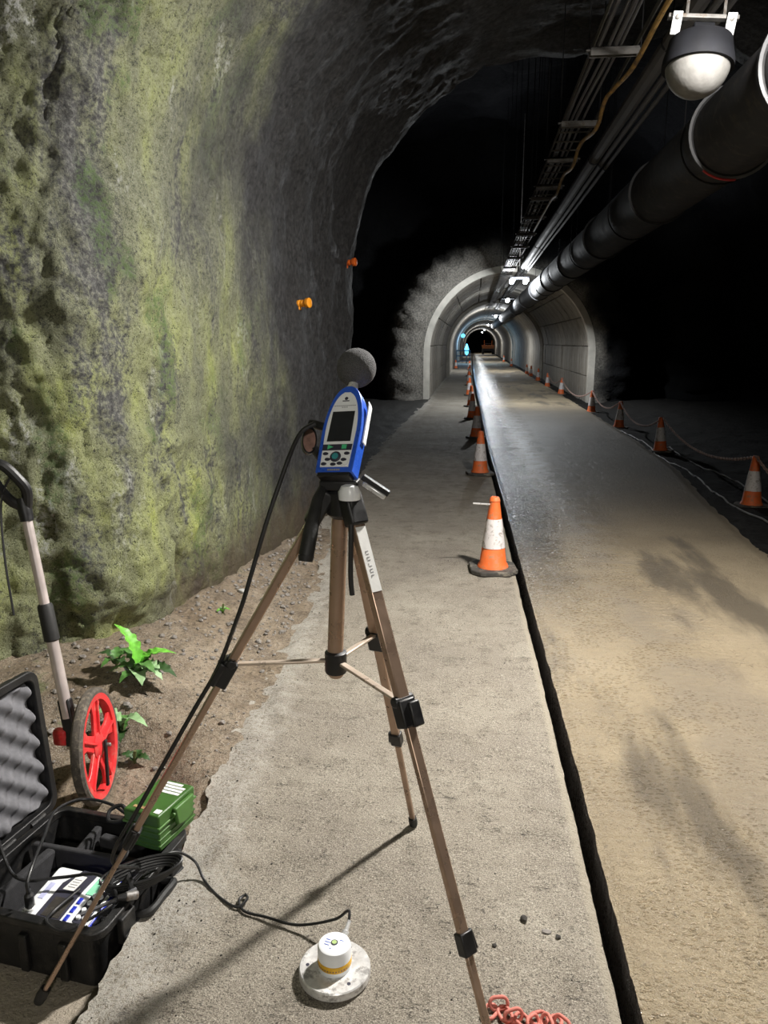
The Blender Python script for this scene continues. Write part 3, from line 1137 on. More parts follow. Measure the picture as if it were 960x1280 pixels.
# far lamps in the lining
far = [(1.04, 19.3, 2.93, 420), (1.12, 27.5, 2.9, 40), (1.12, 42, 2.85, 300), (1.1, 62, 2.82, 260), (1.1, 84, 2.8, 260), (1.1, 106, 2.8, 260)]
ords = ['nearest lit lamp before the lining portal, twin tubes glowing white', 'second lit lamp along the duct, just inside the lining', 'third lit lamp along the duct, deep in the lining',
        'fourth lit lamp along the duct, far down the tunnel', 'fifth lit lamp along the duct, far down the tunnel', 'farthest lit lamp along the duct, near the tunnel end']
lamp0 = None
for i, (x, y, z, wt) in enumerate(far):
    lt = thing('tunnel_lamp', ords[i], 'lamp', (x, y, z), (0, 0, 0), 'lit lamps along the duct')
    m = MB(); m.box((0, 0, .06), (.44, .5, .03)); m.build('housing', MT['lamp_body'], lt)
    for sx in ((-.16, .16) if i == 0 else (0,)):
        m = MB()
        m.tube([(sx, -.25, 0), (sx, .3, 0)], .055 if i == 0 else .06, 10)
        m.build('lamp_tube', MT['lamp_white'], lt)
    m = MB(); m.tube([(0, 0, .06), (0, 0, (3.2 if y > 21 else 6.6) - z)], .01, 5); m.build('hanger_rod', MT['steel'], lt)
    point('tunnel_lamp_glow', (x, y - .35 if i == 0 else y, z - .12), wt, (.93, .97, 1.0), .1)

# ------------------------------------------------------------------ traffic cones
cone0 = thing('traffic_cone', 'x', 'cone', (0, 0, 0))
m = MB()
H = .5
prof = lambda z: .098 - (.098 - .03) * (z / H)
m.lathe([(.105, .028), (.1, .045), (prof(.06), .06), (prof(.44), .44), (prof(.475), .475), (prof(.475) + .003, .478), (prof(.5), .5), (prof(.5) - .006, .505), (.018, .505), (.018, .49)], 28)
m.build('cone_body', MT['cone_orange'], cone0)
m = MB()
m.lathe([(prof(.165) + .0025, .165), (prof(.36) + .0025, .36)], 28, caps=False)
m.build('reflective_sleeve', MT['cone_white'], cone0)
m = MB()
s = .155
ol = [(s, -s * .6), (s, s * .6), (s * .6, s), (-s * .6, s), (-s, s * .6), (-s, -s * .6), (-s * .6, -s), (s * .6, -s)]
m.prism(ol, 0, .03)
m.build('cone_base', MT['cone_base'], cone0, bevel=.006)


def floorz(x, y):
    if x < float(yl(y)): return float(z_walk(np.array([[x]]), np.array([[y]]))[0, 0])
    if x > float(road_edge(y)): return float(z_rv(np.array([[x]]), np.array([[y]]))[0, 0])
    return float(z_road(np.array([[x]]), np.array([[y]]))[0, 0])


left = [(.165, 5.02), (.11, 8.9), (.075, 12.4), (.0, 15.6), (-.03, 18.6), (-.09, 22.6), (-.13, 28), (-.16, 36), (-.2, 44), (-1.0, 46)]
llab = ['nearest orange and white cone on the walkway, with a pin through its tip', 'second cone from the camera in the row along the slot, lit from the right',
        'third cone along the slot, standing in the dark stretch', 'fourth cone along the slot, in the dark stretch', 'fifth cone along the slot, just before the lining portal',
        'sixth cone along the slot, at the lining portal', 'seventh cone along the slot, inside the lit lining', 'eighth cone along the slot, deep inside the lining',
        'ninth cone along the slot, far down the lining', 'lone cone against the far left side of the lining']
first = True
for (x, y), lb in zip(left, llab):
    z = floorz(x, y)
    rz = random.uniform(-.3, .3)
    if first:
        cone0.location = (x, y, z); cone0.rotation_euler = (0, 0, .1); cone0['label'] = lb; cone0['group'] = 'traffic cones'
        first = False
        c1 = cone0
    else:
        dup(cone0, (x, y, z), (random.uniform(-.04, .04), random.uniform(-.04, .04), rz), lb, 'traffic cones')
right = [(2.74, 7.72), (2.74, 11.5), (2.74, 14.8), (2.7, 18), (2.68, 24.1), (2.66, 28.3), (2.62, 32), (2.7, 37), (2.68, 39.5), (2.4, 50), (2.4, 62)]
rlab = ['nearest cone on the right verge, tied to the barrier chain', 'second cone on the right verge, half hidden in the dark', 'third cone on the right verge holding the chain, in the dark',
        'fourth cone on the right verge, just before the lining portal', 'fifth cone on the right side, brightly lit inside the portal', 'sixth cone on the right side, in shade of the lining wall',
        'seventh cone on the right side along the lining wall', 'eighth cone on the right side, leaning beside its neighbour', 'ninth cone on the right side, at the bright lining wall', 'tenth cone on the right side, deep in the lining',
        'farthest cone on the right side, deep in the tunnel']
for (x, y), lb in zip(right, rlab):
    dup(cone0, (x, y, floorz(x, y)), (random.uniform(-.05, .05), random.uniform(-.05, .05), random.uniform(-.5, .5)), lb, 'traffic cones')
m = MB(); m.tube([(-.145, -.01, .462), (.03, -.01, .452)], .006, 6)
tag(m.build('pin', MT['silver'], c1), 'steel pin through the tip')

# barrier chains between right-hand cones
lk_n = 8


def link_verts(L=.055, Wd=.036, r=.006):
    pts = []
    hw = Wd / 2 - r
    hl = L / 2 - hw - r
    for k in range(lk_n + 1):
        a = -PI / 2 + PI * k / lk_n
        pts.append((hl + hw * math.cos(a), hw * math.sin(a), 0))
    for k in range(lk_n + 1):
        a = PI / 2 + PI * k / lk_n
        pts.append((-hl + hw * math.cos(a), hw * math.sin(a), 0))
    return pts


def chain_path(mb, pts, L=.055, Wd=.036, r=.006, n=5):
    P = [Vector(p) for p in pts]
    base = link_verts(L, Wd, r)[::2]
    acc, nxt, k = 0, 0, 0
    for a, b in zip(P[:-1], P[1:]):
        seg = (b - a).length
        while nxt <= acc + seg:
            c = a.lerp(b, (nxt - acc) / seg)
            x, y, d = frame(b - a)
            if k % 2: x, y = y, -x
            M = Matrix((d, x, y)).transposed().to_4x4()
            M.translation = c
            mb.tube(base, r, n, True, M)
            nxt += L - 2.3 * r
            k += 1
        acc += seg


cl = ['barrier chain sagging from the nearest right cone past the frame edge', 'barrier chain sagging between the first and second right cones', 'barrier chain sagging between the second and third right cones',
      'barrier chain sagging between the third and fourth right cones', 'barrier chain sagging from the fourth right cone into the lit portal', 'barrier chain between cones just inside the lining']
cps = [(2.74, 3.9)] + right[:6]
for i, ((x0, y0), (x1, y1)) in enumerate(zip(cps[:-1], cps[1:])):
    sag = [.3, .22, .26, .24, .3, .24][i]
    A = Vector((x0, y0, floorz(x0, y0) + .5)); B = Vector((x1, y1, floorz(x1, y1) + .5))
    pts = []
    for k in range(33):
        u = k / 32
        p = A.lerp(B, u); p.z -= sag * 4 * u * (1 - u)
        pts.append(p)
    m = MB()
    chain_path(m, pts, .06, .036, .0065)
    tag(m.build('barrier_chain', MT['chain_pale']), cl[i], 'chain', 'barrier chains between the right cones')

# loose wet hoses on the right verge
for i, (pts, lb) in enumerate([([(2.62, 6.6), (2.56, 8.0), (2.66, 9.6), (2.60, 11.0), (2.72, 12.5), (2.66, 14.5)], 'thin pale hose lying along the right verge behind the chain cones'),
                               ([(3.0, 6.2), (2.95, 7.9), (3.02, 9.0), (2.9, 10.4), (2.96, 12.0)], 'second thin hose lying deeper in the dark right verge')]):
    m = MB()
    m.tube([Vector((p.x, p.y, floorz(p.x, p.y) + .012)) for p in spline([(x, y, 0) for x, y in pts], 10)], .01, 6)
    tag(m.build('hose', MT['wet_hose']), lb, 'hose')

# ------------------------------------------------------------------ things far down the tunnel
wl = thing('work_light', 'upper blue-white work light glowing on a mast far down the tunnel', 'lamp', (-.82, 60, 0))
m = MB(); m.tube([(0, 0, 0), (0, 0, 2.0)], .03, 6); m.build('mast', MT['far_dark'], wl)
m = MB(); m.lathe([(.02, -.16), (.15, -.08), (.17, .05), (.05, .16)], 12, Matrix.Translation((0, 0, 2.0))); m.build('lamp_head', MT['lamp_blue'], wl)
wl2 = thing('work_light', 'lower blue-white work light glowing at waist height far down the tunnel', 'lamp', (-.48, 57, 0))
m = MB(); m.tube([(0, 0, 0), (0, 0, .9)], .04, 6); m.build('mast', MT['far_dark'], wl2)
m = MB(); m.lathe([(.03, -.4), (.13, -.25), (.16, .05), (.03, .4)], 12, Matrix.Translation((0, 0, 1.0))); m.build('lamp_head', MT['lamp_blue'], wl2)
point('work_light_glow', (-.5, 56.3, 1.6), 110, (.35, .65, 1.0), .15)
ba = thing('barrier', 'blue railed barrier across the walkway far down the tunnel', 'barrier', (-.65, 54, 0))
for z in (.25, .6, .95):
    m = MB(); m.tube([(-.5, 0, z), (.45, 0, z)], .035, 6); m.build('rail', MT['far_paint_blue'], ba)
for x in (-.48, .43):
    m = MB(); m.tube([(x, 0, 0), (x, 0, 1.0)], .035, 6); m.build('post', MT['far_paint_blue'], ba)
ve = thing('dumper', 'small orange dumper standing far down the road', 'vehicle', (1.9, 104, 0))
m = MB(); m.box((0, 0, .55), (1.2, 1.6, .3)); m.box((0, .5, 1.35), (1.1, .1, .08)); m.build('chassis', MT['far_dark'], ve)
m = MB(); m.prism([(-.7, .6), (.7, .6), (.85, 1.15), (-.85, 1.15)], -.9, .3, Matrix.Rotation(R(90), 4, 'X')); m.build('skip', MT['far_orange'], ve)
for x in (-.5, .5):
    m = MB(); m.tube([(x, .5, .6), (x, .5, 1.8)], .04, 6); m.build('roll_bar', MT['far_orange'], ve)
    for y in (-.6, .6):
        m = MB(); m.lathe([(.2, -.13), (.36, -.11), (.36, .11), (.2, .13)], 16, Matrix.Translation((x * 1.3, y, .36)) @ Matrix.Rotation(R(90), 4, 'Y')); m.build('wheel', MT['far_dark'], ve)

# ------------------------------------------------------------------ orange caps on the wall bolts
for (x, y, z, mt, lb, rz) in [(-1.335, 5.75, 1.775, 'orange_cap', 'yellow-orange capped rock bolt, lower and nearer of the two', -.35),
                              (-1.2, 7.1, 2.19, 'orange_red_cap', 'red-orange capped rock bolt at the ragged end of the wall', -.3)]:
    b = thing('rock_bolt', lb, 'rock bolt', (x, y, z), (0, R(-3), rz))
    MX = Matrix.Rotation(R(90), 4, 'Y')
    m = MB(); m.lathe([(.007, -.16), (.007, .07)], 8, MX); m.build('bolt_shaft', MT['steel'], b)
    m = MB(); m.lathe([(.02, .045), (.027, .05), (.027, .068), (.02, .072), (.02, .078), (.025, .082), (.025, .098), (.019, .102), (.019, .108), (.03, .115), (.036, .125), (.036, .148), (.03, .152)], 18, MX)
    m.build('cap', MT[mt], b)
    m = MB(); m.box((.058, 0, -.032), (.02, .03, .025)); m.build('cap_tab', MT[mt], b, bevel=.004)

# ------------------------------------------------------------------ tripod
APX = Vector((-.285, 1.66, 1.165))
tp = thing('tripod', 'bronze anodised camera tripod standing with spread legs on the walkway', 'tripod', (-.285, 1.66, 0))
off = (-.285, 1.66, 0)


def pm(): return MB(off)


feet = {'left': Vector((-1.035, 1.494, -.10)), 'rear': Vector((-.152, 2.17, .0)), 'right': Vector((.11, 1.25, .0))}
dirs = {}
hub = Vector((-.302, 1.655, .775))
# centre column
m = pm(); m.tube([(-.285, 1.66, 1.20), (-.303, 1.655, .79)], .0185, 20); m.build('centre_column', MT['bronze'], tp)
m = pm(); m.lathe([(.024, -.03), (.026, -.026), (.026, .02), (.02, .024)], 18, Matrix.Translation(hub)); hb = m.build('brace_hub', MT['black_plastic'], tp)
m = pm(); m.lathe([(.014, -.042), (.019, -.036), (.019, -.03)], 18, Matrix.Translation(hub)); m.build('end_cap', MT['bronze'], tp)
# shoulder and sockets
m = pm()
m.lathe([(.022, 1.115), (.033, 1.125), (.034, 1.175), (.026, 1.185), (.024, 1.2), (.03, 1.205), (.03, 1.215)], 22, Matrix.Translation((-.285, 1.66, 0)))
m.build('shoulder', MT['black_plastic'], tp, bevel=.002)


def leg(name, top, foot, tl, tc, lab):
    d = (foot - top).normalized()
    L = (foot - top).length
    at = lambda t: top.lerp(foot, t)
    up = Vector((-.285, 1.66, .6)) - at(.5)
    leg_o = pm()
    # upper section: flat U channel of two cheeks and a web
    leg_o.beam(top, foot, .030, .020, up, .035, tl + .02)
    lg = leg_o.build('leg', MT['bronze'], tp, bevel=.004)
    m = pm(); m.beam(top, foot, .0235, .015, up, tl, tc + .02); m.build('middle_section', MT['bronze'], lg, bevel=.003)
    m = pm(); m.beam(top, foot, .0175, .0115, up, tc, .985); m.build('lower_section', MT['bronze'], lg, bevel=.003)
    m = pm(); m.beam(top, foot, .046, .036, up, -.01, .048); m.build('leg_socket', MT['black_plastic'], lg, bevel=.006)
    x, y, dd = frame(d, up)
    # flip lock: body plus lever
    m = pm(); m.beam(top, foot, .043, .034, up, tl - .018, tl + .028)
    m.beam(at(tl - .012) + y * -.016 + x * .012, at(tl + .03) + y * -.016 + x * .012, .028, .016, up)
    m.tube([at(tl - .016) + x * -.026, at(tl - .016) + x * .026], .012, 10)
    m.build('leg_lock', MT['black_plastic'], lg, bevel=.004)
    m = pm(); m.beam(top, foot, .032, .026, up, tc - .014, tc + .022)
    m.beam(at(tc - .012) + x * .012, at(tc + .02) + x * .016, .02, .012, up)
    m.build('lower_leg_lock', MT['black_plastic'], lg, bevel=.003)
    m = pm(); m.tube([at(.97), at(.988), at(1.0)], [.0125, .0145, .012], 12); m.build('rubber_foot', MT['black_rubber'], lg)
    # brace
    p = at(tl - .01) + (-y if False else y * 0)
    q = hub + (p - hub).normalized() * .024
    m = pm(); m.beam(q, p, .016, .007, (0, 0, 1)); m.build('brace', MT['champagne'], tp, bevel=.002)
    return lg


tops = {k: APX + Vector(((f - APX).x, (f - APX).y, 0)).normalized() * .035 for k, f in feet.items()}
leg('left', tops['left'], feet['left'], .318, .645, '')
leg('rear', tops['rear'], feet['rear'], .355, .665, '')
rl = leg('right', tops['right'], feet['right'], .365, .735, '')
# white sticker with small print on the right leg
tR, fR = tops['right'], feet['right']
upR = Vector((-.285, 1.66, .6)) - tR.lerp(fR, .5)
xR, yR, dR = frame(fR - tR, upR)
# outward face is -y or +x; choose the camera-side face
nf = yR if yR.y < 0 else -yR
m = pm(); m.beam(tR + nf * .0102, fR + nf * .0102, (.026), .0012, upR, .052, .165)
tag(m.build('sticker', MT['label_white'], rl), 'white printed sticker')
m = pm()
for k in range(9):
    t0 = .095 + k * .0052
    c = tR.lerp(fR, t0) + nf * .011
    if k != 4: m.beam(c - xR * .0035, c + xR * .0035, .0016, .0008, nf)
    if k % 2 == 0: m.beam(c - xR * .0035, c - xR * .0035 + dR * .0045, .0010, .0008, nf)
m.build('print', MT['ink_grey'], rl)
# pan head
ph = pm(); ph.tube([(-.31, 1.66, 1.205), (-.262, 1.66, 1.205)], .024, 16); ph.box((-.285, 1.66, 1.215), (.05, .05, .03)); ph.box((-.285, 1.645, 1.195), (.085, .05, .022))
phd = ph.build('pan_head', MT['black_plastic'], tp, bevel=.004)
m = pm(); m.box((0, 0, 0), (.06, .055, .012), Matrix.Translation((-.285, 1.665, 1.238)) @ Matrix.Rotation(R(14), 4, 'X')); m.build('camera_plate', MT['black_plastic'], tp, bevel=.003)
# lever of the quick release and white cap on the right socket
m = pm(); m.box((0, 0, 0), (.058, .018, .011), Matrix.Translation((-.208, 1.635, 1.185)) @ Matrix.Rotation(R(33), 4, 'Y')); tag(m.build('release_lever', MT['silver'], tp, bevel=.003), 'silver release lever')
m = pm(); m.box((0, 0, 0), (.07, .02, .012), Matrix.Translation((-.205, 1.64, 1.195)) @ Matrix.Rotation(R(33), 4, 'Y')); m.build('lever_backing', MT['black_plastic'], tp, bevel=.002)
m = pm(); m.lathe([(.024, -.004), (.025, .012), (.018, .026), (.008, .03)], 18, Matrix.Translation(tops['right'] + Vector((.0, -.012, .005)))); tag(m.build('socket_cap', MT['white_plastic'], tp), 'white socket cap')
# pan handle with black grip
m = pm()
hp = [Vector((-.318, 1.65, 1.20)), Vector((-.325, 1.59, 1.17)), Vector((-.329, 1.54, 1.12)), Vector((-.337, 1.52, 1.065))]
m.tube(hp, [.008, .012, .0155, .0165], 14)
m.tube([hp[-1], hp[-1] + Vector((-.001, -.004, -.012))], [.0175, .015], 14)
m.build('pan_handle', MT['black_rubber'], tp)
# hanging strap
m = pm(); m.tube(spline([(-.256, 1.62, 1.18), (-.254, 1.60, 1.10), (-.256, 1.60, 1.0), (-.253, 1.60, .955)], 6), .006, 8); m.build('hanging_strap', MT['black_rubber'], tp)
# tilt knob: brown disc in a black ring on the left
M = Matrix.Translation((-.36, 1.68, 1.285)) @ Matrix.Rotation(R(62), 4, 'X') @ Matrix.Rotation(R(24), 4, 'Y')
m = pm(); m.add([(0, 0, 0)], []); m.lathe([(.024, -.008), (.027, -.006), (.027, .006), (.024, .008), (.022, .003), (.022, -.003)], 24, M @ Matrix.Diagonal((.62, 1.2, 1, 1)), caps=False)
m.tube([(-.35, 1.68, 1.27), (-.315, 1.675, 1.225)], .01, 8)
kn = m.build('tilt_knob', MT['black_plastic'], tp)
m = pm(); m.lathe([(.0225, -.004), (.0225, .004)], 24, M @ Matrix.Diagonal((.62, 1.2, 1, 1))); tag(m.build('knob_face', MT['brown_disc'], kn), 'brown knob face')

# ------------------------------------------------------------------ sound level meter
ML = Vector((-.2885, 1.620, 1.217))
slm = thing('sound_level_meter', 'blue and white handheld sound level meter with black foam ball on the tripod', 'sound meter', ML, (R(-36), R(-4), R(-13)))
# local: x width, -y face, z length. outline ogive


def ogive(wb, wm, h, h0, n=10):
    """wide base, ogive top"""
    pts = [(-wb, 0), (wb, 0)]
    for k in range(n + 1):
        a = k / n
        z = h0 + (h - h0) * math.sin(a * PI / 2)
        x = wm * math.cos(a * PI / 2) ** .85 if k < n else 0
        if k == n:
            pts.append((.008, h)); pts.append((-.008, h))
        else:
            pts.append((max(x, .008), z))
    for k in range(n - 1, -1, -1):
        a = k / n
        z = h0 + (h - h0) * math.sin(a * PI / 2)
        pts.append((-max(wm * math.cos(a * PI / 2) ** .85, .008), z))
    return pts


TOX = Matrix.Rotation(R(90), 4, 'X')   # prism z -> -y
m = MB(); m.prism(ogive(.043, .046, .218, .10), -.02, .019, TOX); m.build('body', MT['meter_blue'], slm, bevel=.006, seg=3)
m = MB(); m.prism([(x, z + .012) for x, z in ogive(.033, .0365, .188, .09)], .0185, .0215, TOX); m.build('face_plate', MT['white_plastic'], slm, bevel=.0012)
m = MB(); m.prism([(-.028, .074), (.028, .074), (.0265, .150), (-.0265, .150)], .021, .0225, TOX); m.build('screen', MT['screen'], slm, bevel=.0008)
m = MB(); m.prism([(-.034, .052), (.034, .052), (.0345, .0665), (-.0345, .0665)], .021, .0226, TOX); bs = m.build('start_stop_bar', MT['ink'], slm)
m = MB(); m.prism([(-.022, .054), (-.009, .0595), (-.022, .0652)], .0224, .0238, TOX); m.build('start_icon', MT['icon_green'], bs)
m = MB(); m.prism([(.011, .0545), (.022, .0545), (.022, .0648), (.011, .0648)], .0224, .0238, TOX); m.build('stop_icon', MT['icon_green'], bs)
m = MB(); m.lathe([(.0125, 0), (.0125, .002), (.010, .0035)], 20, Matrix.Translation((0, -.0215, .036)) @ TOX); nb_ = m.build('navigation_button', MT['ink'], slm)
m = MB(); m.lathe([(.0085, 0), (.0075, .0045)], 20, Matrix.Translation((0, -.0215, .036)) @ TOX); tag(m.build('centre_button', MT['teal_button'], nb_), 'teal centre button')
for (bx, bz) in [(-.025, .044), (.025, .044), (-.018, .030), (.02, .029), (-.025, .019), (-.003, .018), (.012, .02)]:
    m = MB(); m.lathe([(.0055, 0), (.0045, .0022)], 12, Matrix.Translation((bx, -.0215, bz)) @ TOX @ Matrix.Diagonal((1.25, .7, 1, 1))); m.build('button', MT['ink'], slm)
m = MB(); m.lathe([(.006, 0), (.005, .003)], 12, Matrix.Translation((.026, -.0215, .02)) @ TOX); tag(m.build('power_button', MT['white_plastic'], slm), 'white power button')
# maker's emblem and small print lines above the screen
m = MB(); m.lathe([(.0042, 0), (.0038, .0006)], 14, Matrix.Translation((0, -.0215, .1835)) @ TOX); m.box((0, -.022, .177), (.016, .0006, .0022)); m.build('emblem', MT['ink'], slm)
m = MB()
for k in range(11):
    m.box((-.024 + k * .0048, -.022, .1645), (.0034, .0006, .0016))
for k in range(3):
    m.box((-.005 + k * .005, -.022, .1605), (.0036, .0006, .0014))
m.build('small_print', MT['ink_grey'], slm)
m = MB(); m.box((0, -.004, -.004), (.076, .03, .01)); m.build('end_block', MT['black_plastic'], slm, bevel=.002)
m = MB()
for k in range(6): m.box((-.0125 + k * .005, -.02, .0055), (.0036, .0018, .004))
m.build('base_print', MT['ink_grey'], slm)
m = MB(); m.prism([(.047, .08), (.0505, .08), (.0505, .175), (.047, .185)], -.014, .004, TOX); tag(m.build('side_clip', MT['white_plastic'], slm, bevel=.001), 'white clip down the side')
m = MB(); m.lathe([(.0125, .212), (.0125, .225), (.0105, .245), (.0095, .255)], 18); m.build('preamplifier', MT['silver'], slm)
m = MB(); m.lathe([(.0455 * math.sin(a), .279 - .0455 * math.cos(a)) for a in np.linspace(.12, PI - .01, 22)], 36); m.build('foam_windscreen', MT['windscreen'], slm)
m = MB(); m.lathe([(.009, .0), (.010, .03), (.008, .05)], 12, Matrix.Translation((-.043, .0, .12)) @ Matrix.Rotation(R(-70), 4, 'Y')); m.build('plug', MT['black_plastic'], slm)

bpy.context.view_layer.update()
P0 = Vector((-.355, 1.63, 1.33))
d0 = (feet['left'] - tops['left'])
lp = lambda t, o=(-.016, -.012, .012): tops['left'].lerp(feet['left'], t) + Vector(o)
m = MB()
cab = spline([P0 + Vector((.02, 0, .0)), P0 + Vector((-.01, -.01, -.02)), P0 + Vector((-.04, -.01, -.08)), Vector((-.44, 1.60, 1.12)), Vector((-.475, 1.58, 1.0)), Vector((-.50, 1.57, .92)), lp(.32), lp(.40), lp(.5), lp(.6), lp(.68), lp(.72, (0, .02, .0)), Vector((-.86, 1.72, .12)), Vector((-.93, 1.75, .04))], 8)
m.tube(cab, .0052, 8)
tag(m.build('microphone_cable', MT['cable']), 'black cable hanging from the meter down the left tripod leg', 'cable')

# ------------------------------------------------------------------ vibration sensor on steel plate
sen = thing('vibration_sensor', 'white cylindrical vibration sensor with yellow band on a round metal plate', 'sensor', (-.297, 1.555, .004), (0, 0, R(-15)))
m = MB(); m.lathe([(.083, 0), (.0865, .003), (.0865, .021), (.084, .024)], 48); bp = m.build('base_plate', MT['brushed'], sen)
for a in (200, 325, 80):
    m = MB(); m.lathe([(.0045, .0236), (.0045, .0246)], 12, Matrix.Translation((.066 * math.cos(R(a)), .066 * math.sin(R(a)), 0))); m.build('screw_hole', MT['ink'], bp)
m = MB(); m.lathe([(.04, .024), (.0405, .03), (.0405, .078), (.038, .085), (.033, .088)], 40); m.build('housing', MT['white_plastic'], sen)
m = MB(); m.lathe([(.0406, .036), (.0412, .037), (.0412, .052), (.0406, .053)], 40, caps=False); m.build('yellow_band', MT['yellow_band'], sen)
m = MB()
for k in range(16):
    a = R(195 + k * 9.5)
    m.box((0, 0, 0), (.0006, .0032, .0035 if k % 3 else .002), Matrix.Rotation(a, 4, 'Z') @ Matrix.Translation((.0413, 0, .042)))
m.build('band_print', MT['brown_disc'], sen)
m = MB(); m.lathe([(.0085, .0878), (.0085, .0895), (.006, .0895)], 18, Matrix.Translation((0, 0, 0))); lv = m.build('bubble_level', MT['ink'], sen)
m = MB(); m.lathe([(.006, .089), (.006, .0902)], 18); tag(m.build('bubble', simple('bubble_green', (.45, .6, .25), .2), lv), 'green bubble')
m = MB()
for k, (x, y, l) in enumerate([(-.018, .004, .010), (-.016, -.004, .014), (-.015, -.012, .012), (.014, .012, .010), (-.002, -.02, .004)]):
    m.box((x, y, .0884), (l, .0016, .0006))
m.build('top_print', MT['meter_blue'], sen)
m = MB(); m.lathe([(.007, 0), (.007, .02), (.009, .022), (.009, .034), (.006, .036), (.005, .06)], 14, Matrix.Translation((.0, .036, .05)) @ Matrix.Rotation(R(-60), 4, 'X')); m.build('connector', MT['silver'], sen)

m = MB()
sc_ = spline([(-.277, 1.63, .075), (-.276, 1.655, .09), (-.285, 1.67, .085), (-.32, 1.672, .055), (-.42, 1.69, .014), (-.51, 1.715, .008), (-.575, 1.73, .008), (-.60, 1.765, .01), (-.588, 1.785, .012), (-.578, 1.765, .016), (-.60, 1.74, .01), (-.66, 1.775, .008), (-.72, 1.83, .01), (-.76, 1.86, .05), (-.81, 1.83, .095), (-.86, 1.77, .085), (-.90, 1.72, .05)], 8)
m.tube(sc_, .0038, 8)
tag(m.build('sensor_cable', MT['cable']), 'thin black cable looping from the sensor plate across the walkway to the case', 'cable')

# ------------------------------------------------------------------ equipment case
CA = Vector((-1.085, 1.805, -.115))
case = thing('equipment_case', 'open black hard case with grey egg-crate foam lid by the left wall', 'case', CA, (0, 0, R(-9)))
W, D, Hc = .45, .44, .172
ol = []


def rrect(w_, d_, r, n=4):
    pts = []
    for cx, cy, a0 in ((w_ / 2 - r, d_ / 2 - r, 0), (-w_ / 2 + r, d_ / 2 - r, 90), (-w_ / 2 + r, -d_ / 2 + r, 180), (w_ / 2 - r, -d_ / 2 + r, 270)):
        for k in range(n + 1):
            a = R(a0 + 90 * k / n)
            pts.append((cx + r * math.cos(a), cy + r * math.sin(a)))
    return pts


def tray_shell(mb, w_, d_, z0, z1, th, taper=.02, r=.035, M=None):
    o0, o1 = rrect(w_ - taper, d_ - taper, r), rrect(w_, d_, r)
    i1, i0 = rrect(w_ - 2 * th, d_ - 2 * th, r - th * .6), rrect(w_ - taper - 2 * th, d_ - taper - 2 * th, r - th * .6)
    n = len(o0)
    vs = [(x, y, z0) for x, y in o0] + [(x, y, z1) for x, y in o1] + [(x, y, z1) for x, y in i1] + [(x, y, z0 + th) for x, y in i0]
    fs = [tuple(range(n))[::-1], tuple(3 * n + k for k in range(n))]
    for L in range(3):
        for k in range(n):
            l = (k + 1) % n
            fs.append((L * n + k, L * n + l, (L + 1) * n + l, (L + 1) * n + k))
    mb.add(vs, fs, M)


m = MB(); tray_shell(m, W, D, 0, Hc, .012); m.build('base_shell', MT['case_plastic'], case)
m = MB()
o1, o2 = rrect(W + .02, D + .02, .042), rrect(W - .03, D - .03, .028)
n = len(o1)
vs = [(x, y, Hc - .022) for x, y in o1] + [(x, y, Hc) for x, y in o1] + [(x, y, Hc + .003) for x, y in o2] + [(x, y, Hc - .022) for x, y in o2]
m.add(vs, [(L % 4 * n + k, L % 4 * n + (k + 1) % n, (L + 1) % 4 * n + (k + 1) % n, (L + 1) % 4 * n + k) for L in range(4) for k in range(n)])
m.build('rim', MT['case_plastic'], case, bevel=.003)
# padded dividers
m = MB(); m.box((0, 0, .045), (W - .05, D - .05, .06)); m.build('base_padding', MT['case_foam'], case, bevel=.01)
for (c, s_, rz) in [((.0, .065, .11), (W - .06, .022, .1), 2), ((-.13, -.06, .11), (.03, .22, .1), -3), ((-.06, .135, .105), (.025, .12, .09), 6), ((.165, -.05, .10), (.05, .22, .07), 0), ((.04, .16, .1), (.16, .03, .08), -6)]:
    m = MB(); m.box((0, 0, 0), s_, Matrix.Translation(c) @ Matrix.Rotation(R(rz), 4, 'Z')); m.build('divider', MT['case_foam'], case, bevel=.007)
for y in (-.12, .12):
    m = MB(); m.box((W / 2 + .013, y, Hc - .05), (.02, .06, .075)); m.box((W / 2 + .024, y, Hc - .075), (.012, .05, .02)); m.build('latch', MT['case_plastic'], case, bevel=.004)
m = MB(); m.tube(spline([(W / 2 + .005, -.07, .11), (W / 2 + .045, -.06, .12), (W / 2 + .05, 0, .125), (W / 2 + .045, .06, .12), (W / 2 + .005, .07, .11)], 5), .011, 8); m.build('carry_handle', MT['black_rubber'], case)
for y in (-.13, .0, .13):
    m = MB(); m.tube([(-W / 2 - .012, y - .03, Hc + .005), (-W / 2 - .012, y + .03, Hc + .005)], .009, 10); m.build('hinge', MT['case_plastic'], case)
for rx in (-.12, .0, .12):
    m = MB(); m.box((rx, -D / 2 - .002, Hc * .4), (.025, .016, .11)); m.build('front_rib', MT['case_plastic'], case, bevel=.004)
# lid: shell lies in its own plane, swung up about the left hinge
LM = Matrix.Translation((-W / 2 - .012, 0, Hc + .006)) @ Matrix.Rotation(R(-98), 4, 'Y') @ Matrix.Translation((-W / 2 - .012 + W * 1.0 + .024, 0, 0))
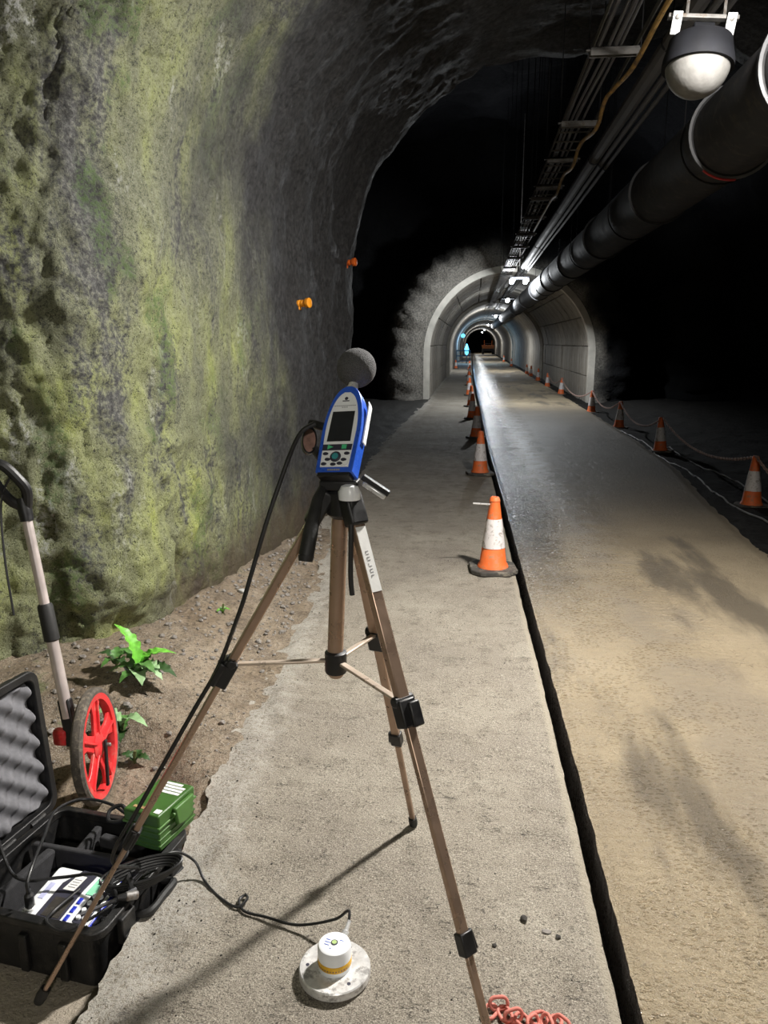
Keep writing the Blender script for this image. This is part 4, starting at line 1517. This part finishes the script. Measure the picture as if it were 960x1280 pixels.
# local lid frame: x from hinge outward, z = inside normal
LM = Matrix.Translation((-W / 2 - .012, 0, Hc + .006)) @ Matrix.Rotation(R(-94), 4, 'Y') @ Matrix.Translation((W / 2, 0, 0)) @ Matrix.Rotation(PI, 4, 'X') @ Matrix.Translation((0, 0, -.062))
m = MB(); tray_shell(m, W, D, 0, .06, .012, .02, .035, LM); lid = m.build('lid_shell', MT['case_plastic'], case)
m = MB()
vs = [(x, y, .042) for x, y in o1] + [(x, y, .062) for x, y in o1] + [(x, y, .064) for x, y in o2] + [(x, y, .042) for x, y in o2]
m.add(vs, [(L % 4 * n + k, L % 4 * n + (k + 1) % n, (L + 1) % 4 * n + (k + 1) % n, (L + 1) % 4 * n + k) for L in range(4) for k in range(n)], LM)
m.build('lid_rim', MT['case_plastic'], lid, bevel=.003)
# egg-crate foam: rows of rounded peaks
nu = 150
u = np.linspace(-W / 2 + .022, W / 2 - .022, nu)
v = np.linspace(-D / 2 + .022, D / 2 - .022, nu)
U, V = np.meshgrid(u, v, indexing='ij')
pit = .042
a_ = (U + V * .12) / pit * PI
b_ = V / pit * PI
hgt = (.5 + .5 * np.sin(a_ * 1.0) * np.sin(b_ * 1.0))
hgt = np.clip(hgt, 0, 1) ** 1.2
edge = np.minimum(np.minimum(U - u[0], u[-1] - U), np.minimum(V - v[0], v[-1] - V))
Zf = .034 + .03 * hgt * smooth(0, .006, edge) - .02 * (edge < .001)
m = MB()
vs = [Vector((U[i, j], V[i, j], Zf[i, j])) for i in range(nu) for j in range(nu)]
fs = [(i * nu + j, (i + 1) * nu + j, (i + 1) * nu + j + 1, i * nu + j + 1) for i in range(nu - 1) for j in range(nu - 1)]
m.add(vs, fs, LM)
tag(m.build('egg_crate_foam', MT['egg_foam'], lid, 180), 'grey egg-crate foam lining')
m = MB(); m.box((W / 2 - .03, D / 2 - .015, .066), (.04, .02, .012), LM); m.build('lid_catch', MT['case_plastic'], lid, bevel=.003)

# ------------------------------------------------------------------ analyser unit in the case
un = thing('vibration_analyser', 'blue and white vibration meter lying face up in the open black case', 'meter', (-1.045, 1.70, -.004), (R(3), R(3), R(-6)))
un.scale = (1.06, 1.15, 1.1)
UW, UD = .19, .165
m = MB(); m.prism(rrect(UW, UD, .012), 0, .032); m.build('body', MT['unit_blue'], un, bevel=.004)
m = MB(); m.prism(rrect(UW - .008, UD - .01, .01), .031, .038); m.build('top_plate', MT['white_plastic'], un, bevel=.002)
sh = [(-.048, -.078), (.018, -.078), (.018, .02), (.025, .078), (-.02, .078), (-.048, .03)]
m = MB(); m.prism(sh, .0375, .040); m.build('black_panel', MT['ink'], un)
m = MB(); m.prism([(-.036, -.07), (.012, -.07), (.012, -.012), (-.036, -.012)], .0398, .0408); m.build('screen', simple('unit_screen', (.05, .045, .04), .25), un)
m = MB(); m.prism([(-.035, .012), (-.004, .012), (.002, .06), (-.025, .06)], .0398, .0406); tag(m.build('info_label', MT['label_white'], un), 'white information label')
m = MB()
for k in range(4): m.box((-.017 + k * .001, .022 + k * .008, .041), (.02, .0015, .0006))
m.build('label_print', MT['ink_grey'], un)
m = MB(); m.prism([(.03, .012), (.06, .012), (.06, .065), (.034, .065)], .0375, .040); mp_ = m.build('mint_panel', MT['mint'], un)
m = MB(); m.prism([(.042, .045), (.054, .05), (.042, .057)], .0398, .0412); m.build('start_icon', simple('icon_dark_green', (.02, .25, .12), .4), mp_)
for k in range(3):
    m = MB(); m.box((.03 + k * .0, -.062 + k * .026, .039), (.01, .018, .004)); m.build('soft_key', MT['unit_blue'], un, bevel=.001)
m = MB(); m.prism(rrect(.036, .1, .008), .0375, .0395, Matrix.Translation((.066, -.02, 0))); kp = m.build('keypad', MT['ink'], un)
for k in range(4):
    for j in range(2):
        m = MB(); m.lathe([(.0065, .039), (.0055, .0445)], 12, Matrix.Translation((.058 + j * .017, -.055 + k * .022, 0))); m.build('key', MT['white_plastic'], kp)
m = MB(); m.lathe([(.013, .037), (.013, .046), (.010, .048)], 18, Matrix.Translation((-.072, -.06, 0))); m.build('socket', MT['silver'], un)
m = MB(); m.lathe([(.009, .047), (.011, .05), (.011, .08), (.006, .086), (.005, .1)], 16, Matrix.Translation((-.072, -.06, 0))); m.build('plug', MT['black_plastic'], un)
m = MB(); m.box((-.072, .0, .0385), (.014, .05, .002)); m.build('side_grip', simple('grip_lilac', (.5, .52, .75), .5), un)

# ------------------------------------------------------------------ green box on the case corner
gb = thing('green_utility_box', 'olive green plastic utility box with white tape labels resting on the case corner', 'box', (-.898, 1.965, .06), (0, 0, R(-15)))
gw, gd, gh = .125, .175, .118
m = MB(); m.box((0, 0, gh * .33), (gw - .008, gd - .008, gh * .66)); m.build('box_body', MT['green_plastic'], gb, bevel=.005)
for z in (.018, .038, .058):
    m = MB(); m.box((0, 0, z), (gw - .002, gd - .002, .006)); m.build('rib', MT['green_plastic'], gb, bevel=.002)
m = MB(); m.box((0, 0, gh * .83), (gw, gd, gh * .34)); lidg = m.build('lid', MT['green_plastic'], gb, bevel=.007, seg=3)
m = MB(); m.box((0, 0, gh * .665), (gw + .006, gd + .006, .007)); m.build('lid_lip', MT['green_edge'], lidg, bevel=.002)
m = MB(); m.prism([(-.045, .03), (.045, .03), (.035, -.028), (.012, -.034), (-.012, -.034), (-.035, -.028)], 0, .014, Matrix.Translation((gw / 2, .02, gh * .66)) @ Matrix.Rotation(R(90), 4, 'Z') @ Matrix.Rotation(R(90), 4, 'X')); m.build('latch', MT['green_edge'], gb, bevel=.004)
m = MB(); m.tube([(gw / 2 + .006, -.03, gh * .78), (gw / 2 + .006, .07, gh * .78)], .006, 8); m.build('hinge_pin', MT['green_edge'], gb)
for k in range(4):
    m = MB(); m.box((.012 + (k == 0) * -.01, .07 - k * .0145, gh + .0006), (.075 if k else .06, .0105, .0012)); tag(m.build('tape_label', MT['label_white'], gb), 'white tape strip')
m = MB(); m.box((.045, -.066, gh + .0006), (.02, .018, .0012)); tag(m.build('small_label', MT['label_white'], gb), 'small white label')
m = MB(); m.box((-.018, -.065, gh + .0006), (.045, .011, .0012)); tag(m.build('worn_label', simple('worn_label', (.35, .22, .1), .7, 0, .6, 120), gb), 'worn brown label')

# ------------------------------------------------------------------ cables in the case
def cable(pts, r, label, name='cable', mat='cable', grp=None, n=8):
    m = MB()
    m.tube(spline(pts, n), r, 8)
    return tag(m.build(name, MT[mat]), label, 'cable', grp)


cable([(-1.115, 1.62, .105), (-1.118, 1.625, .13), (-1.13, 1.68, .15), (-1.17, 1.80, .14), (-1.21, 1.93, .13), (-1.17, 2.01, .12), (-1.08, 2.01, .11), (-1.0, 1.97, .10)], .0045, 'grey cable arching from the meter plug round to the back of the case')
cable([(-1.0, 1.965, .11), (-1.03, 1.985, .125), (-1.06, 1.97, .115), (-1.05, 1.94, .10), (-1.01, 1.94, .105), (-.99, 1.96, .12)], .006, 'short black cable coil tucked beside the green box')
cable([(-1.33, 1.80, .25), (-1.26, 1.74, .12), (-1.19, 1.70, .075), (-1.08, 1.72, .075), (-.99, 1.73, .085), (-.93, 1.70, .08), (-.89, 1.66, .07)], .0045, 'black cable drooping from the lid across the blue meter')
cable([(-1.02, 1.70, .06), (-1.05, 1.62, .055), (-1.04, 1.57, .065), (-.98, 1.54, .07), (-.93, 1.58, .075), (-.9, 1.64, .07)], .004, 'thin black cable curving over the front edge of the blue meter')
m = MB()
for k in range(5):
    rr = .05 + .004 * k
    c = Vector((-.862, 1.735 + .002 * k, .075 + .006 * k))
    loop = [c + Vector((math.cos(a) * rr * 1.5, math.sin(a) * rr * .55 + math.cos(a) * .04, math.sin(a) * .012 + math.cos(a) * .01)) for a in np.linspace(0, 2 * PI, 24, endpoint=False)]
    m.tube(loop, .004, 6, True)
m.tube([(-.90, 1.70, .07), (-.885, 1.712, .10), (-.87, 1.70, .07)], .012, 8)
tag(m.build('cable_coil', MT['cable']), 'coiled bundle of black cable on the right rim of the case', 'cable')
cable([(-.86, 1.70, .075), (-.9, 1.65, .075), (-.94, 1.62, .07), (-.965, 1.60, .068)], .005, 'stub of grey cable ending near the front rim of the case', 'cable', 'grey_cable')
cable([(-.95, 1.86, .12), (-.93, 1.80, .10), (-.945, 1.76, .09), (-.93, 1.70, .08)], .0045, 'black cable dropping from the green box into the case', )
pl = thing('cable_connector', 'small grey cable connector lying at the right edge of the case', 'connector', (-.875, 1.665, .077), (0, R(10), R(35)))
m = MB(); m.lathe([(.009, 0), (.012, .004), (.012, .03), (.009, .034)], 14, Matrix.Rotation(R(90), 4, 'Y')); m.build('connector_shell', MT['steel'], pl)
m = MB(); m.lathe([(.008, -.02), (.011, .002)], 14, Matrix.Rotation(R(90), 4, 'Y')); m.build('strain_relief', MT['black_plastic'], pl)
cable([(-1.52, 2.38, 1.08), (-1.56, 2.36, .98), (-1.55, 2.33, .8), (-1.52, 2.3, .6)], .004, 'thin dark cord hanging beside the measuring wheel handle')

# ------------------------------------------------------------------ measuring wheel
wc = Vector((-1.285, 2.33, .115))
mw = thing('measuring_wheel', 'red measuring wheel with dusty tyre and long metal pole leaning by the wall', 'measuring wheel', (wc.x, wc.y, wc.z - .2))
woff = (wc.x, wc.y, wc.z - .2)
WM = Matrix.Translation(wc) @ Matrix.Rotation(R(10), 4, 'Z') @ Matrix.Rotation(R(86), 4, 'Y')


def wm(): return MB(woff)


m = wm()
tor = []
m.lathe([(.178, -.018), (.192, -.02), (.2, -.012), (.202, 0), (.2, .012), (.192, .02), (.178, .018), (.178, -.018)], 56, WM, caps=False)
m.build('tyre', MT['tyre'], mw)
m = wm()
m.lathe([(.16, -.014), (.18, -.019), (.181, .019), (.16, .016), (.158, .0), (.16, -.014)], 56, WM, caps=False)
rim_ = m.build('rim', MT['red_plastic'], mw)
for k in range(5):
    m = wm()
    a0 = R(72 * k + 22)
    o_ = []
    for r_, hw in ((.02, .03), (.06, .028), (.11, .026), (.165, .05)):
        o_.append((r_, -hw))
    for r_, hw in ((.165, .05), (.11, .026), (.06, .028), (.02, .03)):
        o_.append((r_, hw))
    m.prism(o_, -.004, .009, WM @ Matrix.Rotation(a0, 4, 'Z'))
    sp_ = m.build('spoke', MT['red_plastic'], mw, bevel=.003)
    m = wm()
    m.box((.095, 0, .013), (.13, .008, .012), WM @ Matrix.Rotation(a0, 4, 'Z')); m.build('spoke_rib', MT['red_plastic'], sp_, bevel=.002)
m = wm(); m.lathe([(.045, -.018), (.048, .012), (.03, .022), (.012, .026)], 28, WM); m.build('hub', MT['red_plastic'], mw)
m = wm(); m.lathe([(.007, .02), (.007, .05), (.005, .052)], 12, WM); m.build('axle', MT['steel'], mw)
m = wm(); m.beam(WM @ Vector((-.02, .0, .035)), WM @ Vector((.14, -.03, .03)), .016, .01, WM.to_3x3() @ Vector((0, 0, 1))); m.build('kick_stand', MT['black_plastic'], mw, bevel=.003)
m = wm(); m.tube([WM @ Vector((0, 0, -.02)), WM @ Vector((0, 0, -.085))], .014, 12); m.build('axle_sleeve', MT['steel'], mw)
pb = WM @ Vector((0, 0, -.075)) + Vector((0, 0, .01))
ptop = Vector((-1.505, 2.40, .955))
m = wm(); m.tube([pb.lerp(ptop, .12), pb.lerp(ptop, .55)], .02, 16); m.build('lower_pole', MT['pole'], mw)
m = wm(); m.tube([pb.lerp(ptop, .5), ptop], .0165, 16); m.build('upper_pole', MT['pole'], mw)
m = wm(); m.tube([pb.lerp(ptop, .445), pb.lerp(ptop, .45), pb.lerp(ptop, .59), pb.lerp(ptop, .60)], [.022, .026, .0255, .021], 16); m.build('pole_clamp', MT['black_rubber'], mw)
m = wm(); m.beam(pb, pb.lerp(ptop, .2), .045, .03); m.build('fork', MT['black_plastic'], mw, bevel=.006)
m = wm(); m.box((0, 0, 0), (.05, .035, .06), Matrix.Translation(pb + Vector((-.045, .0, .03)))); m.tube([pb + Vector((-.02, 0, .03)), pb + Vector((-.05, 0, .035))], .02, 10); m.build('counter', MT['red_plastic'], mw, bevel=.01)
m = wm()
hb_ = ptop
ax = (ptop - pb).normalized()
m.tube([ptop - ax * .05, ptop + ax * .015, ptop + ax * .03], [.022, .025, .022], 14)
h1 = ptop + ax * .02
loop = [h1 + Vector(q) * 1.25 for q in [(.010, 0, -.02), (.016, -.005, .03), (.0, -.015, .065), (-.03, -.025, .1), (-.055, -.03, .1), (-.062, -.03, .075), (-.05, -.025, .04), (-.025, -.012, .0)]]
m.tube(spline(loop + [loop[0]], 6)[:-1], .018, 10, True)
m.build('handle', MT['black_plastic'], mw)

# ------------------------------------------------------------------ plants
def leaf_mesh(name, L, Wd, mat, lob=5, bend=.5, seed=0):
    rn = random.Random(seed)
    n = lob * 4
    vs, fs = [], []
    for i in range(n + 1):
        t_ = i / n
        env = math.sin(PI * min(1, t_ * .9 + .12)) ** .8
        w_ = Wd * env * (.72 + .28 * abs(math.sin(t_ * lob * PI))) + .001
        z = L * (.35 * math.sin(t_ * 2.0) - bend * t_ * t_ * .6)
        x = L * t_ * (1 - .15 * bend * t_)
        fr = .18 * w_ * math.sin(t_ * lob * 2 * PI + seed)
        vs += [(x - .2 * w_, -w_, z + .25 * w_ + fr), (x, -w_ * .45, z + .06 * w_), (x, 0, z - .05 * w_), (x, w_ * .45, z + .06 * w_), (x - .2 * w_, w_, z + .25 * w_ - fr)]
    for i in range(n):
        for k in range(4):
            fs.append((i * 5 + k, i * 5 + k + 1, (i + 1) * 5 + k + 1, (i + 1) * 5 + k))
    m = MB()
    m.add(vs, fs)
    return m.mesh(name, mat, 60)


def plant(x, y, leaves, label, rot=0, dz=0):
    z = mudz(x, y)
    p = thing('leafy_weed', label, 'plant', (x, y, z - .01 + dz), (0, 0, rot), 'weeds at the wall foot')
    m = MB(); m.tube([(0, 0, -.02), (0, 0, .03), (.005, 0, .06)], .006, 6); m.build('stem', MT['stem'], p)
    for i, (az, el, L, Wd, mt, bend, zz) in enumerate(leaves):
        me = leaf_mesh('leaf', L, Wd, MT[mt], 6 if L > .15 else 4, bend, i + 3)
        o = link('leaf', me, p)
        o.location = (0, 0, zz)
        o.rotation_euler = (0, R(-el), R(az))
    return p


plant(-1.36, 2.86, [(165, 52, .23, .034, 'leaf_bright', .3, .05), (150, 30, .16, .03, 'leaf_mid', .6, .05), (20, 32, .19, .04, 'leaf_bright', .8, .05), (-35, 30, .15, .032, 'leaf_mid', 1.0, .05), (85, 25, .15, .03, 'leaf_dark', .7, .04), (-25, 12, .16, .042, 'leaf_pale', .9, .05), (70, 35, .14, .035, 'leaf_mid', .8, .04), (200, 20, .13, .03, 'leaf_mid', .8, .04), (-60, 18, .14, .04, 'leaf_pale', .9, .03),
                        (-5, 5, .19, .045, 'leaf_dark', .6, .03), (160, 10, .15, .04, 'leaf_dark', .6, .02), (40, 45, .13, .04, 'leaf_bright', .9, .05), (-110, 8, .12, .03, 'leaf_mid', .6, .03)], 'bright green fern-like weed at the wall foot behind the red wheel')
plant(-1.33, 2.62, [(190, 38, .16, .032, 'leaf_pale', .9, .04), (-15, 22, .14, .03, 'leaf_pale', .9, .05), (230, 20, .10, .026, 'leaf_mid', .8, .03), (-70, 5, .10, .028, 'leaf_dark', .6, .02), (100, 20, .1, .025, 'leaf_mid', .8, .03), (150, 10, .12, .03, 'leaf_dark', .6, .02)],
      'pale green drooping weed directly right of the red wheel')
plant(-1.5, 2.95, [(180, 30, .11, .03, 'leaf_dark', .9, .04), (30, 30, .1, .028, 'leaf_mid', .9, .04), (-40, 25, .1, .03, 'leaf_dark', .9, .03), (250, 25, .1, .025, 'leaf_mid', .9, .03), (110, 45, .1, .025, 'leaf_mid', .8, .03)], 'low dark green weed between the wall and the bright weed')
plant(-1.24, 2.52, [(-10, 8, .075, .022, 'leaf_dark', .5, .02), (170, 10, .07, .02, 'leaf_dark', .5, .02), (80, 15, .06, .018, 'leaf_dark', .5, .02)], 'small dark leaf clump below the pale weed')
plant(-1.30, 3.78, [(0, 25, .05, .014, 'leaf_bright', .7, .015), (120, 25, .05, .014, 'leaf_pale', .7, .015), (240, 25, .05, .014, 'leaf_bright', .7, .015), (60, 50, .04, .012, 'leaf_pale', .7, .015)], 'tiny bright seedling alone on the mud bank')

# ------------------------------------------------------------------ stones
def stone(x, y, r, mat, label, sq=(1, 1, .6), grp=None, mud=True, name='stone'):
    rn = random.Random(int(x * 1000) + int(y * 77))
    z = (mudz(x, y) if mud else floorz(x, y)) + r * sq[2] * .6
    m = MB((x, y, z)); m.rock((x, y, z), r, sq, rn, 2)
    o = m.build(name, MT[mat], None, 60)
    o.location = (x, y, z)
    return tag(o, label, 'stone', grp)


stone(-1.3, 4.12, .022, 'pale_pebble', 'pale rounded pebble lying at the foot of the rock wall')
stone(.17, 1.79, .0105, 'clod', 'dark lump of grit lying on the walkway near the slot', (1, 1, .8), None, False)
stone(.225, 1.755, .011, 'pebble', 'flat tan stone chip lying on the walkway near the slot', (1.3, .8, .35), None, False)
stone(.255, 1.74, .008, 'clod', 'small dark crumb right at the slot edge', (1, 1, .7), None, False)
stone(.09, 1.69, .0065, 'clod', 'tiny dark crumb beside the lower right leg of the tripod', (1, 1, .7), None, False)
rnd = random.Random(5)
m = MB()
for k in range(900):
    y = rnd.uniform(2.3, 6.5)
    ve_ = float(verge_edge(y)); wx_ = float(WALLX(y))
    x = ve_ - .0 - (ve_ - wx_) * rnd.random()
    if math.hypot(x + 1.285, y - 2.33) < .12: continue
    r = rnd.choice([.004, .005, .007, .009, .012, .016]) * rnd.uniform(.7, 1.2)
    m.rock((x, y, mudz(x, y) + r * .3), r, (1, 1, .7), rnd, 1)
tag(m.build('rubble', MT['pebble'], None, 0), 'loose gravel and crumbs strewn over the brown mud bank', 'gravel', None, 'stuff')
m = MB()
for k in range(420):
    y = 1.2 + 5 * rnd.random() ** 1.6
    a = float(verge_edge(y)); b = float(yl(y))
    x = a + (b - a) * (rnd.random() if rnd.random() < .6 else rnd.random() * .25)
    if math.hypot(x + .297, y - 1.555) < .1: continue
    r = rnd.choice([.0014, .0018, .0022, .0034]) * rnd.uniform(.7, 1.3)
    m.rock((x, y, floorz(x, y) + r * .3), r, (1, 1, .7), rnd, 1)
tag(m.build('grit', MT['clod'], None, 0), 'dark grit scattered over the concrete walkway', 'grit', None, 'stuff')

# ------------------------------------------------------------------ red plastic chain at the bottom edge
ch = thing('plastic_chain', 'dusty red plastic chain lying bunched on the walkway at the bottom edge', 'chain', (.16, 1.47, .0))
lm = MB(); lm.tube(link_verts(.05, .034, .0042), .0042, 8, True)
lmesh = lm.mesh('link', MT['chain_red'], 60)
rnd = random.Random(11)
pts = spline([(.075, 1.485, 0), (.098, 1.502, 0), (.115, 1.47, 0), (.14, 1.475, 0), (.165, 1.455, 0), (.185, 1.48, 0), (.205, 1.455, 0), (.222, 1.475, 0), (.24, 1.44, 0), (.2, 1.41, 0), (.15, 1.42, 0), (.1, 1.44, 0)], 4)
acc = 0; k = 0; nxt = 0
for a, b in zip(pts[:-1], pts[1:]):
    sg = (b - a).length
    while nxt <= acc + sg:
        c = a.lerp(b, (nxt - acc) / sg)
        o = link('link', lmesh, ch)
        o.location = (c.x - .16, c.y - 1.47, .008 + .008 * (k % 2))
        o.rotation_euler = (R(62 if k % 2 else 12) + rnd.uniform(-.2, .2), rnd.uniform(-.25, .25), math.atan2((b - a).y, (b - a).x) + rnd.uniform(-.25, .25))
        nxt += .026; k += 1
    acc += sg
